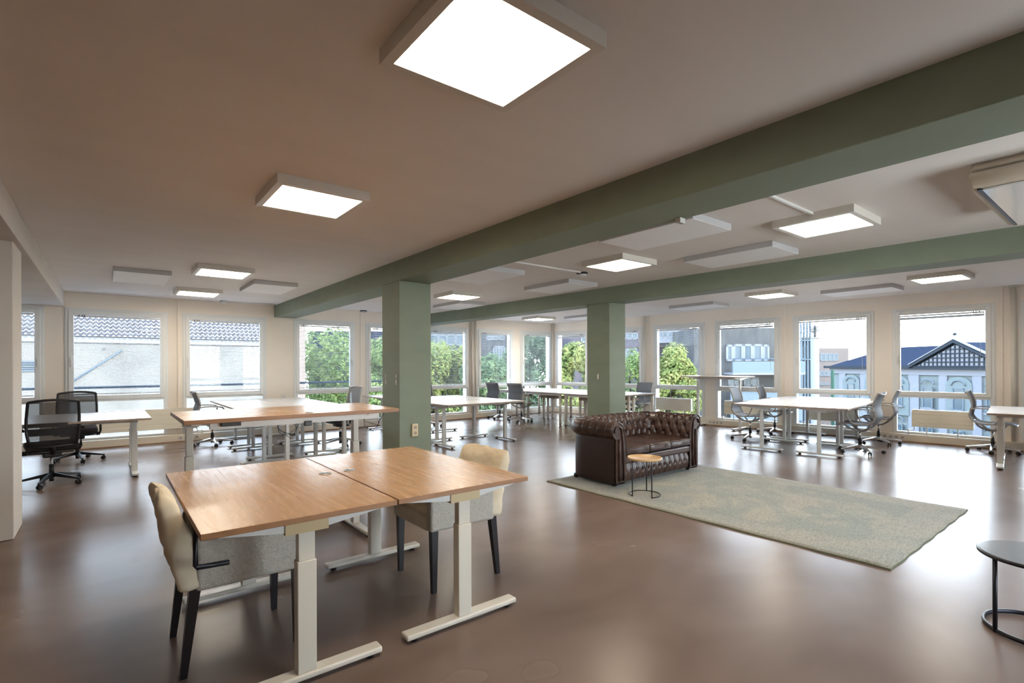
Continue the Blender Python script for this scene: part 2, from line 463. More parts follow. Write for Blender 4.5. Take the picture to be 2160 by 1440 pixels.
def window(n, W, s0, s1, hs):
    e = tag(empty('window_%d' % n, W((s0 + s1) / 2, 0, 0)), kind='structure')
    inv = Matrix.Translation(-Vector(e.location))
    def T(a, d, z): return inv @ Vector(W(a, d, z))
    m = MB()
    f = 0.055
    for a, b, z0, z1 in ((s0, s0 + f, WZ0, WZ1), (s1 - f, s1, WZ0, WZ1), (s0 + f, s1 - f, WZ1 - f, WZ1), (s0 + f, s1 - f, WZ0, WZ0 + .03), (s0 + f, s1 - f, 0.775, 0.82)):
        m.box(a, b, -0.018, 0.06, z0, z1, M['frame'], T=T, bev=0.004)
    # a narrow architrave line
    for a, b, z0, z1 in ((s0 - .012, s0, WZ0, WZ1 + .012), (s1, s1 + .012, WZ0, WZ1 + .012), (s0, s1, WZ1, WZ1 + .012)):
        m.box(a, b, -0.008, 0.0, z0, z1, M['frame'], T=T)
    m.build('window_frame', e)
    m = MB()
    a0, a1, z0, z1 = s0 + .04, s1 - .04, .81, WZ1 - .035
    g = 0.07
    for a, b, c, d in ((a0, a0 + g, z0, z1), (a1 - g, a1, z0, z1), (a0 + g, a1 - g, z1 - g, z1), (a0 + g, a1 - g, z0, z0 + g)):
        m.box(a, b, -0.035, 0.035, c, d, M['frame'], T=T, bev=0.006)
    sash = m.build('sash', e)
    m = MB(); m.box(a0 + g, a1 - g, 0.0, 0.006, z0 + g, z1 - g, M['glass'], T=T); m.build('pane', e)
    m = MB(); m.box(s0 + f, s1 - f, 0.02, 0.026, WZ0 + .03, .775, M['glass'], T=T); m.build('pane', e)
    m = MB(); hx = (a0 + .035) if hs < 0 else (a1 - .035)
    m.box(hx - .014, hx + .014, -.048, -.035, 1.42, 1.54, M['frame'], T=T, bev=.004)
    m.box(hx - .011, hx + .011, -.075, -.06, 1.36, 1.50, M['white_plastic'], T=T, bev=.004)
    m.box(hx - .008, hx + .008, -.062, -.046, 1.47, 1.49, M['white_plastic'], T=T)
    m.build('handle', sash)
    return e
k = 1
for s0, s1 in winA: window(k, WA, s0, s1, 1 if k in (1, 2, 4, 6, 7) else -1); k += 1
for s0, s1 in winB: window(k, WB, s0, s1, -1); k += 1

for s0, s1 in winL: window(k, WL, s0, s1, 1); k += 1
for s0, s1 in fill_winF: window(k, WF, s0, s1, 1); k += 1

# blinds: (wall, window range, bottom height, label)
def blind(W, s0, s1, zb, label, wand):
    e = tag(empty('venetian_blind', W((s0 + s1) / 2, -0.05, 0)), label, 'blind', 'venetian blinds in the window sashes')
    inv = Matrix.Translation(-Vector(e.location))
    def T(a, d, z): return inv @ Vector(W(a, d, z))
    a0, a1 = s0 + .115, s1 - .115
    m = MB(); m.box(a0, a1, -.066, -.038, 2.195, 2.222, M['slat'], T=T, bev=.002)
    for q in (0.06, 0.1, 0.13):
        m.box(a1 - q - .01, a1 - q, -.07, -.036, 2.20, 2.232, M['black'], T=T)
    m.build('headrail', e)
    m = MB()
    ztop = 2.185
    if zb > 2.1:
        n = 16; dz = 0.0022
        for i in range(n): m.box(a0, a1, -.063, -.041, ztop - i * dz - .0008, ztop - i * dz, M['slat'], T=T)
        zbot = ztop - n * dz - .004
    else:
        z = ztop - .01
        while z > zb + .014:
            q = [T(a0, -.064, z + .0022), T(a1, -.064, z + .0022), T(a1, -.040, z - .0022), T(a0, -.040, z - .0022)]
            f = m.bm.faces.new([m.bm.verts.new(p) for p in q]); m._setm([f], M['slat'])
            z -= .0225
        zbot = zb
    m.build('slats', e)
    m = MB(); m.box(a0, a1, -.062, -.042, zbot, zbot + .012, M['slat'], T=T, bev=.002); m.build('bottom_rail', e)
    for a in (a0 + .1, (a0 + a1) / 2, a1 - .1):
        m = MB(); m.cyl(T(a, -.052, zbot), T(a, -.052, 2.2), .0008, n=4, m=M['slat']); m.build('cord', e)
    if wand:
        aw = a1 - .05
        m = MB(); m.cyl(T(aw, -.074, 1.25), T(aw, -.07, 2.2), .003, n=6, m=M['white_plastic']); m.build('tilt_wand', e)
BA = ['lowered white venetian blind in the corner window of the tree side', 'lowered white venetian blind in the second window left of the far corner',
      'lowered white venetian blind in the window just right of the near green column', 'lowered white venetian blind in the window half hidden by the near green column',
      'lowered white venetian blind in the tree-view window left of the near green column', 'lowered white venetian blind in the narrower of the two roof-tile windows',
      'lowered white venetian blind in the window with the diagonal bar outside', 'lowered white venetian blind in the leftmost window beside the cream pillar']
ZA = [.9, .9, .9, .9, .9, .9, .9, .9]
for (s0, s1), lb, zb in zip(winA, BA, ZA): blind(WA, s0, s1, zb, lb, False)
BB = [('raised blind in the window between the far corner and the far green column', 2.2), ('white venetian blind let down a third just right of the far green column', 1.82),
      ('white venetian blind let down a third above the bushy tree, next to the wall pipe', 1.81), ('raised venetian blind above the concrete balcony view', 2.2),
      ('white venetian blind let down a third above the flue and the slate roof', 1.87), ('raised venetian blind in the window facing the mint gabled house', 2.2),
      ('lowered blind at the right edge of the photo', 1.5)]
for (s0, s1), (lb, zb) in zip(winB, BB): blind(WB, s0, s1, zb, lb, True)

# heating pipes and cover strips on the outer walls
def pipe(W, s, d, r, label, cap=False):
    m = MB(); p = Vector(W(s, -d, 0))
    m.cyl((p.x, p.y, .13), (p.x, p.y, HC), r, n=12, m=M['cream_metal'])
    if cap: m.cyl((p.x, p.y, HC - .03), (p.x, p.y, HC), r + .018, n=16, m=M['white_plastic'])
    tag(m.build('heating_pipe'), label, 'pipe', 'vertical heating pipes')
pipe(WA, 2.80, .05, .028, 'cream vertical pipe right of the near green column, right one of the pair')
pipe(WA, 2.91, .05, .028, 'cream vertical pipe right of the near green column, left one of the pair')
pipe(WB, .06, .06, .03, 'cream vertical pipe standing in the far corner of the room')
pipe(WB, 3.16, .05, .028, 'cream vertical pipe on the pier right of the far green column')
pipe(WB, 9.80, .06, .034, 'cream vertical pipe with a ceiling cap near the right edge of the photo', True)
n = 1
for W, s in ((WB, 3.28), (WB, 9.66), (WB, 6.42), (WA, 4.28), (WA, 5.90), (WA, 9.36)):
    m = MB(); m.box(s - .015, s + .015, -.02, 0, .13, HC, M['wall'], T=W, bev=.003)
    tag(m.build('trim_%d' % n), kind='structure'); n += 1

# green beams and columns
def struct(name, m, label=None, cat=None):
    return tag(m.build(name), label, cat, kind='structure')
BZ = 2.36
m = MB(); m.box(2.68, 3.10, YB, KY, BZ, HC, M['green'], bev=.004); struct('trim_7', m, 'green painted ceiling beam crossing over the near green column', 'beam')
def TB(x, y, z):      # slightly skewed second beam
    return (x + 6.24 - (y - 5.4) * 0.042, y, z)
m = MB(); m.box(0, .39, YB, KY, BZ, HC, M['green'], T=TB, bev=.004); struct('trim_8', m, 'green painted ceiling beam resting on the far green column', 'beam')
col1 = MB(); col1.box(2.68, 3.10, 5.50, 5.97, 0, BZ, M['green'], bev=.006)
struct('trim_9', col1, 'near green square column with a double socket', 'column')
col2 = MB(); col2.box(6.24, 6.63, 5.39, 5.87, 0, BZ, M['green'], bev=.006)
struct('trim_10', col2, 'far green square column behind the sofa', 'column')
m = MB(); m.box(-1.10, -0.54, YB, KY, BZ, HC, M['white_wall'], bev=.003); struct('trim_11', m, 'white boxed-in beam at the left edge', 'beam')
m = MB(); m.box(-1.12, -0.575, 5.62, 6.13, 0, BZ, M['white_wall'], bev=.008); struct('trim_12', m, 'cream pillar at the left edge of the photo', 'pillar')

# socket on the near column, screw holes
m = MB(); e = tag(empty('wall_socket', (2.87, 5.50, .60)), 'beige double power socket on the near green column', 'socket')
m.box(-.04, .04, -.03, 0, -.075, .075, M['beige_plastic'], bev=.008); m.build('housing', e)
m = MB()
for z in (-.034, .034):
    m.cyl((0, -.0305, z), (0, -.027, z), .026, n=20, m=M['beige_plastic'])
    m.cyl((0, -.0318, z), (0, -.03, z), .021, n=20, m=M['edge'])
    for x in (-.009, .009): m.cyl((x, -.033, z), (x, -.031, z), .004, n=8, m=M['black'])
m.build('outlets', e)
m = MB()
for y, z, h in ((5.58, 1.17, .03), (5.58, 1.24, .02), (5.86, 1.17, .03), (5.86, 1.24, .02)):
    m.box(2.6745, 2.6795, y - .007, y + .007, z - h, z + h, M['wall'], bev=.002)
tag(m.build('filler_patch'), 'pale filler marks on the side of the near green column', 'filler patch')
m = MB(); m.box(6.233, 6.2395, 5.62, 5.64, 1.14, 1.22, M['wall'], bev=.002)
tag(m.build('filler_patch'), 'single pale filler mark on the far green column', 'filler patch')
# wall plates and plinth sockets
for W, s, z, lb in ((WA, 7.55, .74, 'small white wall plate between the roof-tile window and the tree window'),):
    m = MB(); m.box(s - .04, s + .04, -.012, 0, z - .04, z + .04, M['white_plastic'], T=W, bev=.003)
    tag(m.build('wall_plate'), lb, 'wall plate')
for W, s, lb in ((WA, 9.05, 'row of plinth sockets under the pier right of the black chairs'), (WA, 6.0, 'row of plinth sockets below the tree window left of the near green column'),
                 (WB, 4.85, 'row of plinth sockets just right of the sofa'), (WB, 8.1, 'row of plinth sockets behind the right desks')):
    m = MB()
    for i in range(4):
        a = s + i * .085
        m.box(a, a + .075, -.138, -.13, .035, .105, M['white_plastic'], T=W, bev=.003)
        m.cyl(W(a + .0375, -.1405, .07), W(a + .0375, -.137, .07), .02, n=12, m=M['edge'])
    tag(m.build('plinth_socket_row'), lb, 'sockets')

# ------------------------------------------------------------------ radiators
def radiator(W, s0, s1, z0, z1, label):
    e = tag(empty('radiator', W((s0 + s1) / 2, -.08, .13)), label, 'radiator', 'low cream radiators under the windows')
    inv = Matrix.Translation(-Vector(e.location))
    def T(a, d, z): return inv @ Vector(W(a, d, z))
    m = MB(); n = 4; h = (z1 - z0) / n
    m.box(s0 + .004, s1 - .004, -.112, -.045, z0 + .004, z1 - .004, M['rad'], T=T)
    for i in range(n):
        m.box(s0, s1, -.12, -.04, z0 + i * h + .002, z0 + (i + 1) * h - .002, M['rad'], T=T, bev=.004)
    m.build('panel', e)
    m = MB()
    m.box(s0 + .01, s1 - .01, -.115, -.045, z1, z1 + .008, M['white_metal'], T=T)
    for i in range(int((s1 - s0) / .03)):
        m.box(s0 + .02 + i * .03, s0 + .03 + i * .03, -.11, -.05, z1 + .008, z1 + .011, M['rad'], T=T)
    m.build('top_grille', e)
    for a in (s0 + .2, s1 - .2):
        m = MB(); m.cyl(T(a, -.08, .13), T(a, -.08, z0), .010, n=8, m=M['white_metal']); m.cyl(T(a, -.08, .13), T(a, -.08, .136), .03, n=12, m=M['white_metal'])
        m.build('leg', e)
    m = MB(); m.tube([T(s0 + .03, -.08, z0), T(s0 + .03, -.08, z0 - .06), T(s0 - .05, -.08, z0 - .07), T(s0 - .05, -.08, .13)], .009, m=M['white_metal'])
    m.cyl(T(s0 - .05, -.11, z0 - .07), T(s0 - .05, -.05, z0 - .07), .018, n=10, m=M['white_plastic'])
    m.build('valve', e)
radiator(WA, 9.05, 10.95, .24, .60, 'long cream radiator below the window with the diagonal bar, behind the black chairs')
radiator(WB, 1.1, 2.9, .26, .56, 'cream radiator behind the corner desks and the far green column')
radiator(WB, 3.50, 4.42, .27, .56, 'cream slatted radiator directly above the sofa back')
radiator(WB, 5.20, 6.12, .27, .56, 'cream radiator behind the standing desk leg')
radiator(WB, 6.85, 7.72, .27, .56, 'cream radiator behind the white desks with four chairs')
radiator(WB, 8.52, 9.33, .27, .56, 'clearly visible cream radiator below the window with the mint house')

# ------------------------------------------------------------------ ceiling lamps and panels
def ceiling_lamp(x, y, label):
    e = tag(empty('ceiling_lamp', (x, y, HC)), label, 'ceiling lamp', 'square lit ceiling panels')
    m = MB(); a, b = .31, .268
    for x0, x1, y0, y1 in ((-a, a, -a, -b), (-a, a, b, a), (-a, -b, -b, b), (b, a, -b, b)):
        m.box(x0, x1, y0, y1, -.062, 0, M['lampframe'])
    m.box(-b, b, -b, b, -.03, 0, M['lampframe'])
    m.build('frame', e)
    m = MB(); m.box(-b, b, -b, b, -.056, -.05, M['lit']); m.build('diffuser', e)
    return e
L = [(1.15, 1.58, 'largest lit ceiling panel at the top of the photo, nearest the camera'),
     (1.17, 3.80, 'second nearest lit ceiling panel, left above the raised oak desk'),
     (1.17, 7.41, 'lit ceiling panel at the far left, nearer one of the small pair'),
     (1.17, 9.71, 'lit ceiling panel at the far left, farther one next to the window wall'),
     (4.82, 1.76, 'lit ceiling panel between the beams at the end of the long surface conduit'),
     (4.77, 3.97, 'lit ceiling panel between the beams beside the smoke detector'),
     (4.77, 7.50, 'lit ceiling panel between the beams just right of the near green column'),
     (8.70, 9.87, 'lit ceiling panel near the far corner above the grey mesh chairs'),
     (8.97, 4.13, 'lit ceiling panel behind the second beam above the white desks'),
     (9.12, 1.88, 'lit ceiling panel behind the second beam at the far right')]
for x, y, lb in L: ceiling_lamp(x, y, lb)
def acoustic(x, y, label):
    e = tag(empty('acoustic_panel', (x, y, HC - .058)), label, 'acoustic panel', 'white rectangular acoustic panels under the ceiling')
    m = MB(); m.box(-.3, .3, -.5, .5, 0, .056, M['panel_edge'], bev=.003); m.build('panel_frame', e)
    m = MB(); m.box(-.297, .297, -.497, .497, -.003, 0, M['panel']); m.build('panel_face', e)
for x, y, lb in [(.37, 8.45, 'unlit white ceiling panel at the far left above the black chairs'), (1.95, 8.48, 'unlit white ceiling panel left of the green beam, right of the small lit pair'),
                 (4.0, 2.82, 'largest unlit white ceiling panel partly hidden by the green beam'), (5.5, 2.88, 'unlit white ceiling panel between the beams, below the lit panel with conduit'),
                 (3.97, 5.61, 'unlit white ceiling panel peeking out behind the beam right of the near column'), (5.46, 5.70, 'unlit white ceiling panel above the far green column, left side'),
                 (5.52, 8.68, 'unlit white ceiling panel under the lit one right of the near column'), (9.70, 3.02, 'unlit white ceiling panel between the two lit panels behind the second beam'),
                 (9.55, 5.87, 'unlit white ceiling panel above the sofa side, near the window wall'), (9.4, 8.85, 'unlit white ceiling panel cut off by the far green column')]:
    acoustic(x, y, lb)
def detector(x, y, lb, dark=True):
    e = tag(empty('smoke_detector', (x, y, HC)), lb, 'smoke detector')
    m = MB(); m.lathe([(.075, 0), (.078, -.012), (.07, -.022)], 24, m=M['black'] if dark else M['white_plastic']); m.build('base', e)
    m = MB(); m.lathe([(.06, -.022), (.058, -.04), (.035, -.055), (.01, -.058)], 24, m=M['white_plastic']); m.build('head', e)
detector(4.99, 4.78, 'dark round smoke detector at the end of a conduit between the beams')
detector(4.5, 11.0, 'dark round detector at the window wall left of the near green column')
detector(1.75, 10.95, 'small white detector on the ceiling at the far left by the beam end', False)
def conduit(p, q, lb):
    m = MB(); m.box(min(p[0], q[0]) - .008, max(p[0], q[0]) + .008, min(p[1], q[1]) - .012, max(p[1], q[1]) + .012, HC - .018, HC, M['white_plastic'], bev=.002)
    tag(m.build('cable_conduit'), lb, 'conduit')
conduit((3.10, 1.75), (4.51, 1.75), 'white surface conduit running from the beam to the lit panel')
conduit((3.10, 4.74), (4.91, 4.74), 'white surface conduit running from the beam to the smoke detector')
conduit((1.83, 10.93), (2.68, 10.93), 'white surface conduit at the far end of the left ceiling')
m = MB(); m.box(-.03, .03, -.02, .02, -.035, 0, M['white_plastic'], bev=.005)
for x in (-.012, .012): m.cyl((x, -.005, -.0355), (x, -.005, -.037), .007, n=10, m=M['black'])
o = m.build('motion_sensor'); o.location = (3.07, 2.02, BZ); tag(o, 'tiny white sensor under the edge of the near green beam', 'sensor')

# ceiling unit at the right edge
e = tag(empty('ceiling_unit', (4.85, .06, HC)), 'tan rounded ceiling unit with a glossy underside at the right edge', 'ceiling unit')
m = MB()
prof = [(-.62, 0), (-.68, -.055), (-.655, -.06), (-.70, -.075), (-.705, -.105), (-.68, -.14), (-.64, -.155), (-.60, -.16), (.66, -.16), (.70, -.10), (.68, 0)]
rows = []
for yy, sc in ((-.72, .96), (-.70, 1.0), (.645, 1.0), (.66, .985)):
    rows.append([(x * sc, yy, z) for x, z in prof])
V = m.grid(rows, M['acbody'], True, True)
m._setm([m.bm.faces.new(V[0]), m.bm.faces.new(V[-1])], M['acbody'])
m.build('housing', e)
m = MB(); m.box(-.62, .64, -.66, .61, -.172, -.1605, M['acgloss'], bev=.004); m.build('underside_panel', e)
m = MB(); m.box(-.64, .66, .612, .63, -.170, -.1605, M['blackmetal']); m.build('edge_strip', e)

# ------------------------------------------------------------------ desks
def desk(x, y, rz, w, d, h, label, group=None, top='white', legx=None, foot=None, thick=.025, feet=True, col=(.066, .045), name='desk', dark=None, tele=True, wave=0.0):
    """w along local x, d along local y; T-legs at +-legx with feet along local y"""
    topm = {'white': M['white_top'], 'oak': M['oak'], 'oak2': M['oak2']}[top]
    edgem = M['edge'] if top == 'white' else M['oak_edge']
    lm = M['white_metal'] if top == 'white' else M['cream_metal']
    e = tag(empty(name, (x, y, 0), rz), label, 'desk', group)
    m = MB()
    m.box(-w / 2, w / 2, -d / 2, d / 2, h - thick, h, edgem, bev=.002, seg=1)
    m.mi(topm)
    o = m.build('tabletop', e)
    for f in o.data.polygons:
        if f.normal.z > .9: f.material_index = 1
    if legx is None: legx = w / 2 - .16
    if foot is None: foot = d - .16
    lx = legx if isinstance(legx, (list, tuple)) else (-legx, legx)
    for sx in lx:
        m = MB()
        hs = h * .72 if tele else h - thick - .02
        m.box(sx - col[0] / 2, sx + col[0] / 2, -col[1] / 2, col[1] / 2, .045, hs, lm, bev=.004)
        if tele: m.box(sx - col[0] / 2 + .006, sx + col[0] / 2 - .006, -col[1] / 2 + .005, col[1] / 2 - .005, hs, h - thick - .02, lm, bev=.003)
        leg = m.build('leg', e)
        m = MB()
        fw = .036
        pts = [(sx - fw, -foot / 2, .018), (sx + fw, -foot / 2, .018), (sx + fw, foot / 2, .018), (sx - fw, foot / 2, .018)]
        m.box(sx - fw, sx + fw, -foot / 2, foot / 2, .018, .045, lm, bev=.008)
        m.build('foot', leg)
        for yy in (-foot / 2 + .05, foot / 2 - .05):
            m = MB(); m.cyl((sx, yy, 0), (sx, yy, .019), .02, n=12, m=M['black']); m.build('glide', leg)
        m = MB()
        z1 = h - thick
        for s in (-1, 1):
            b = d / 2 - .06
            m.hexa([(sx - .028, s * .05, z1 - .05), (sx + .028, s * .05, z1 - .05), (sx + .028, s * b, z1 - .012), (sx - .028, s * b, z1 - .012),
                    (sx - .028, s * .05, z1), (sx + .028, s * .05, z1), (sx + .028, s * b, z1), (sx - .028, s * b, z1)], M['white_metal'])
        m.box(sx - .034, sx + .034, -.09, .09, z1 - .055, z1 - .001, M['bracket'] if top == 'oak' else M['white_metal'])
        m.build('bracket', leg)
    for yy in (-.05, .05):
        m = MB(); m.box(min(lx), max(lx), yy - .015, yy + .015, h - thick - .045, h - thick - .003, M['white_metal'])
        m.build('crossbar', e)
    return e
H = .73
# two oak desks side by side in the foreground (long side along world Y)
rot = R(90)
dL = desk(.675, 2.94, rot, 1.42, .80, H, 'left half of the near oak table, with the crank handle at its corner', 'near oak desks', 'oak', legx=(-.64, .50), foot=.68, col=(.055, .08))
dR = desk(1.482, 2.94, rot, 1.42, .80, H, 'right half of the near oak table, in front of the cream armchair by the column', 'near oak desks', 'oak', legx=(-.64, .50), foot=.68, col=(.055, .08))
# grommets
for dd, yy in ((dL, -.33), (dR, .33)):
    m = MB(); m.lathe([(.034, H), (.034, H + .003), (.026, H + .004), (.024, H + .001)], 20, c=(.10, yy), m=M['steel'])
    m.cyl((.10, yy, H + .0005), (.10, yy, H + .0025), .025, n=20, m=M['black']); m.build('cable_grommet', dd)
# crank handle below the left desk corner
m = MB(); m.tube([(-.44, .385, H - .03), (-.44, .385, .53), (-.44, .38, .52), (-.44, .26, .515)], .011, n=6, m=M['blackmetal'], flat=(1.2, 1))
m.build('crank_handle', dL)
# raised oak desk
dU = desk(1.115, 4.22, 0, 1.47, .84, 1.02, 'raised oak standing desk between the near oak table and the white desks', None, 'oak2', legx=(-.66, .53), foot=.66, thick=.028, col=(.055, .07))
m = MB(); m.box(-.58, .60, -.34, -.30, .945, .99, M['white_metal']);
m.build('frame_rail', dU)
m = MB(); m.box(-.52, -.40, -.37, -.33, .962, .990, M['black'], bev=.003); m.box(.02, .07, -.36, -.32, .925, .96, M['black'], bev=.003); m.build('control_box', dU)
m = MB()
random.seed(3)
for kx in (-.15, .5):
    for q in range(3):
        a = random.uniform(.05, .12)
        m.tube([(kx, -.25, .97), (kx + .02, -.24, .97 - a), (kx + .08 + .03 * q, -.23, .95 - a * 1.4), (kx + .14, -.24, .93 - a * .5), (kx + .12 + .03 * q, -.25, .97)], .0022, n=5, m=M['cable'])
m.build('hanging_cables', dU)
m = MB(); m.cyl((.05, -.36, 1.0205), (.05, -.36, 1.023), .03, n=20, m=M['steel']); m.cyl((.05, -.36, 1.023), (.05, -.36, 1.024), .022, n=20, m=M['black']); m.build('cable_grommet', dU)

G = 'white desks in the left group behind the raised desk'
desk(1.90, 10.20, rot, 1.46, .78, H, 'white desk in the left group, window row, left one', G, foot=.64)
desk(2.69, 10.20, rot, 1.46, .78, H, 'white desk in the left group, window row, right one', G, foot=.64)
desk(1.90, 8.74, rot, 1.44, .78, H, 'white desk in the left group, middle row, left one beside the grey chair', G, foot=.64)
desk(2.69, 8.74, rot, 1.44, .78, H, 'white desk in the left group, middle row, right one at the round-backed chair', G, foot=.64)
desk(1.74, 7.25, rot, 1.46, .70, H, 'white desk in the left group, row nearest the raised oak desk, left one', G, foot=.60, legx=(-.60, .57))
desk(2.45, 7.25, rot, 1.46, .70, H, 'white desk in the left group, row nearest the raised oak desk, right one', G, foot=.60, legx=(-.60, .57))
G = 'white desks right of the near green column'
desk(5.11, 7.48, 0, 1.62, .78, H, 'white desk right of the near green column, closest one, long side forward', G, foot=.62, legx=.65)
desk(5.51, 8.66, rot, 1.50, .80, H, 'white desk right of the near green column, middle one on the right', G, foot=.62, legx=(-.53, .58))
desk(4.70, 8.66, rot, 1.50, .80, H, 'white desk right of the near green column, middle one half behind the column', G, foot=.62, legx=(-.53, .58))
desk(4.70, 10.05, rot, 1.22, .80, H, 'white desk tip seen left of the near green column by the windows', G, foot=.62, legx=.44)
G = 'white desks in the far left corner beside the pillar'
desk(-.31, 8.12, 0, 1.50, .70, H, 'white desk at the far left in front of the nearer black chair', G, foot=.56, legx=.59)
desk(-.31, 8.83, 0, 1.50, .70, H, 'white desk at the far left on the window side, touching its twin', G, foot=.56, legx=.59)
# corner desks with four straight round legs
def desk4(x, y, rz, w, d, h, label, group):
    e = tag(empty('desk', (x, y, 0), rz), label, 'desk', group)
    m = MB(); m.box(-w / 2, w / 2, -d / 2, d / 2, h - .025, h, M['edge'], bev=.002, seg=1); m.mi(M['white_top'])
    o = m.build('tabletop', e)
    for f in o.data.polygons:
        if f.normal.z > .9: f.material_index = 1
    for sx in (-1, 1):
        for sy in (-1, 1):
            m = MB(); a, b = sx * (w / 2 - .07), sy * (d / 2 - .07)
            m.cyl((a, b, .015), (a, b, h - .03), .032, n=14, m=M['cream_metal']); m.cyl((a, b, 0), (a, b, .015), .024, n=12, m=M['black'])
            m.build('leg', e)
    for yy in (-d / 2 + .05, d / 2 - .08):
        m = MB(); m.box(-w / 2 + .08, w / 2 - .08, yy, yy + .03, h - .07, h - .025, M['white_metal']); m.build('crossbar', e)
    m = MB(); m.box(-w / 2 + .25, w / 2 - .25, -.1, .1, h - .16, h - .10, M['edge'], bev=.004)
    m.tube([(-.2, .15, h - .03), (-.17, .16, h - .16), (-.05, .17, h - .10), (.05, .15, h - .2), (.1, .14, h - .03)], .004, n=5, m=M['cable'])
    m.build('cable_tray', e)
G = 'white desks in the far corner'
desk4(8.50, 10.38, rot, 1.24, .80, H, 'white desk in the far corner, against the tree-view windows, nearer the camera', G)
desk4(9.32, 10.38, rot, 1.24, .80, H, 'white desk in the far corner, against the tree-view windows, on the outer side', G)
desk4(8.50, 9.10, rot, 1.28, .80, H, 'white desk in the far corner, at the front grey mesh chair', G)
desk4(9.32, 9.10, rot, 1.28, .80, H, 'white desk in the far corner, behind the desk of the front grey mesh chair', G)
desk4(8.50, 7.72, rot, 1.40, .80, H, 'white desk with paired round legs just left of the far green column', G)
desk4(9.32, 7.72, rot, 1.40, .80, H, 'white desk showing right of the far green column', G)
# standing desk
desk(10.42, 5.97, rot, 1.32, .74, 1.12, 'tall white standing desk raised before the window of the concrete balcony', None, foot=.62, legx=(-.52, .45), col=(.05, .05))
# right cluster, rotated a little with the window wall
ra = R(-7)
cx, sx_ = math.cos(ra), math.sin(ra)
ux, uy = (math.cos(R(7)), math.sin(R(7))), (math.sin(R(7)), -math.cos(R(7)))
def RC(a, b, o=(8.06, 4.33)):   # a away from camera, b to the right
    return (o[0] + a * ux[0] + b * uy[0], o[1] + a * ux[1] + b * uy[1])
G = 'white desks with four grey chairs on the right'
for a, b, lb in ((.69, .40, 'white desk on the right, nearest the sofa, front left of four'), (.69, 1.21, 'white desk on the right, front one beside the chairs facing the windows'),
                 (2.08, .40, 'white desk on the right, window side, behind the standing desk leg'), (2.08, 1.21, 'white desk on the right, window side, brightest in the sun')):
    x, y = RC(a, b); desk(x, y, R(7), 1.38, .80, H, lb, G, foot=.62, legx=.56)
G = 'white desks cut off by the right edge'
for a, b, lb in ((.41, .72, 'white desk cut off at the right edge, front one'), (1.22, .72, 'white desk cut off at the right edge, window side one')):
    x, y = RC(a, b, (8.86, 1.39)); desk(x, y, R(97), 1.40, .80, H, lb, G, foot=.66, legx=.58)

# ------------------------------------------------------------------ task chairs (front faces local +Y)
def star_base(e, metal, rr=.31, hub=.10, rz=0.0):
    m = MB()
    m.cyl((0, 0, hub - .035), (0, 0, hub + .03), .035, .03, n=16, m=metal)
    for i in range(5):
        a = rz + 2 * math.pi * i / 5
        c, s = math.cos(a), math.sin(a)
        def P(r, w, z): return (c * r - s * w, s * r + c * w, z)
        m.hexa([P(.02, -.022, hub - .02), P(rr, -.011, .06), P(rr, .011, .06), P(.02, .022, hub - .02),
                P(.02, -.020, hub + .025), P(rr, -.009, .078), P(rr, .009, .078), P(.02, .020, hub + .025)], metal)
        m.cyl(P(rr, 0, .045), P(rr, 0, .08), .009, n=8, m=metal)
    m.build('star_base', e)
    for i in range(5):
        a = rz + 2 * math.pi * i / 5
        c, s = math.cos(a), math.sin(a)
        b = a + 1.1
        dx, dy = math.cos(b), math.sin(b)
        px, py = c * rr - dy * .012, s * rr + dx * .012
        m = MB()
        for sg in (-1, 1):
            m.cyl((px + dx * .006 * sg, py + dy * .006 * sg, .027), (px + dx * .024 * sg, py + dy * .024 * sg, .027), .027, .024, n=14, m=M['rubber'])
        m.box(px - .012, px + .012, py - .012, py + .012, .03, .058, M['black'], bev=.004)
        m.build('caster', e)

def interp(P, n):
    out = []
    for i in range(len(P) - 1):
        p0 = P[max(i - 1, 0)]; p1 = P[i]; p2 = P[i + 1]; p3 = P[min(i + 2, len(P) - 1)]
        for j in range(n):
            t = j / n
            out.append(tuple(.5 * ((2 * b) + (-a + c) * t + (2 * a - 5 * b + 4 * c - d) * t * t + (-a + 3 * b - 3 * c + d) * t ** 3) for a, b, c, d in zip(p0, p1, p2, p3)))
    out.append(P[-1])
    return out

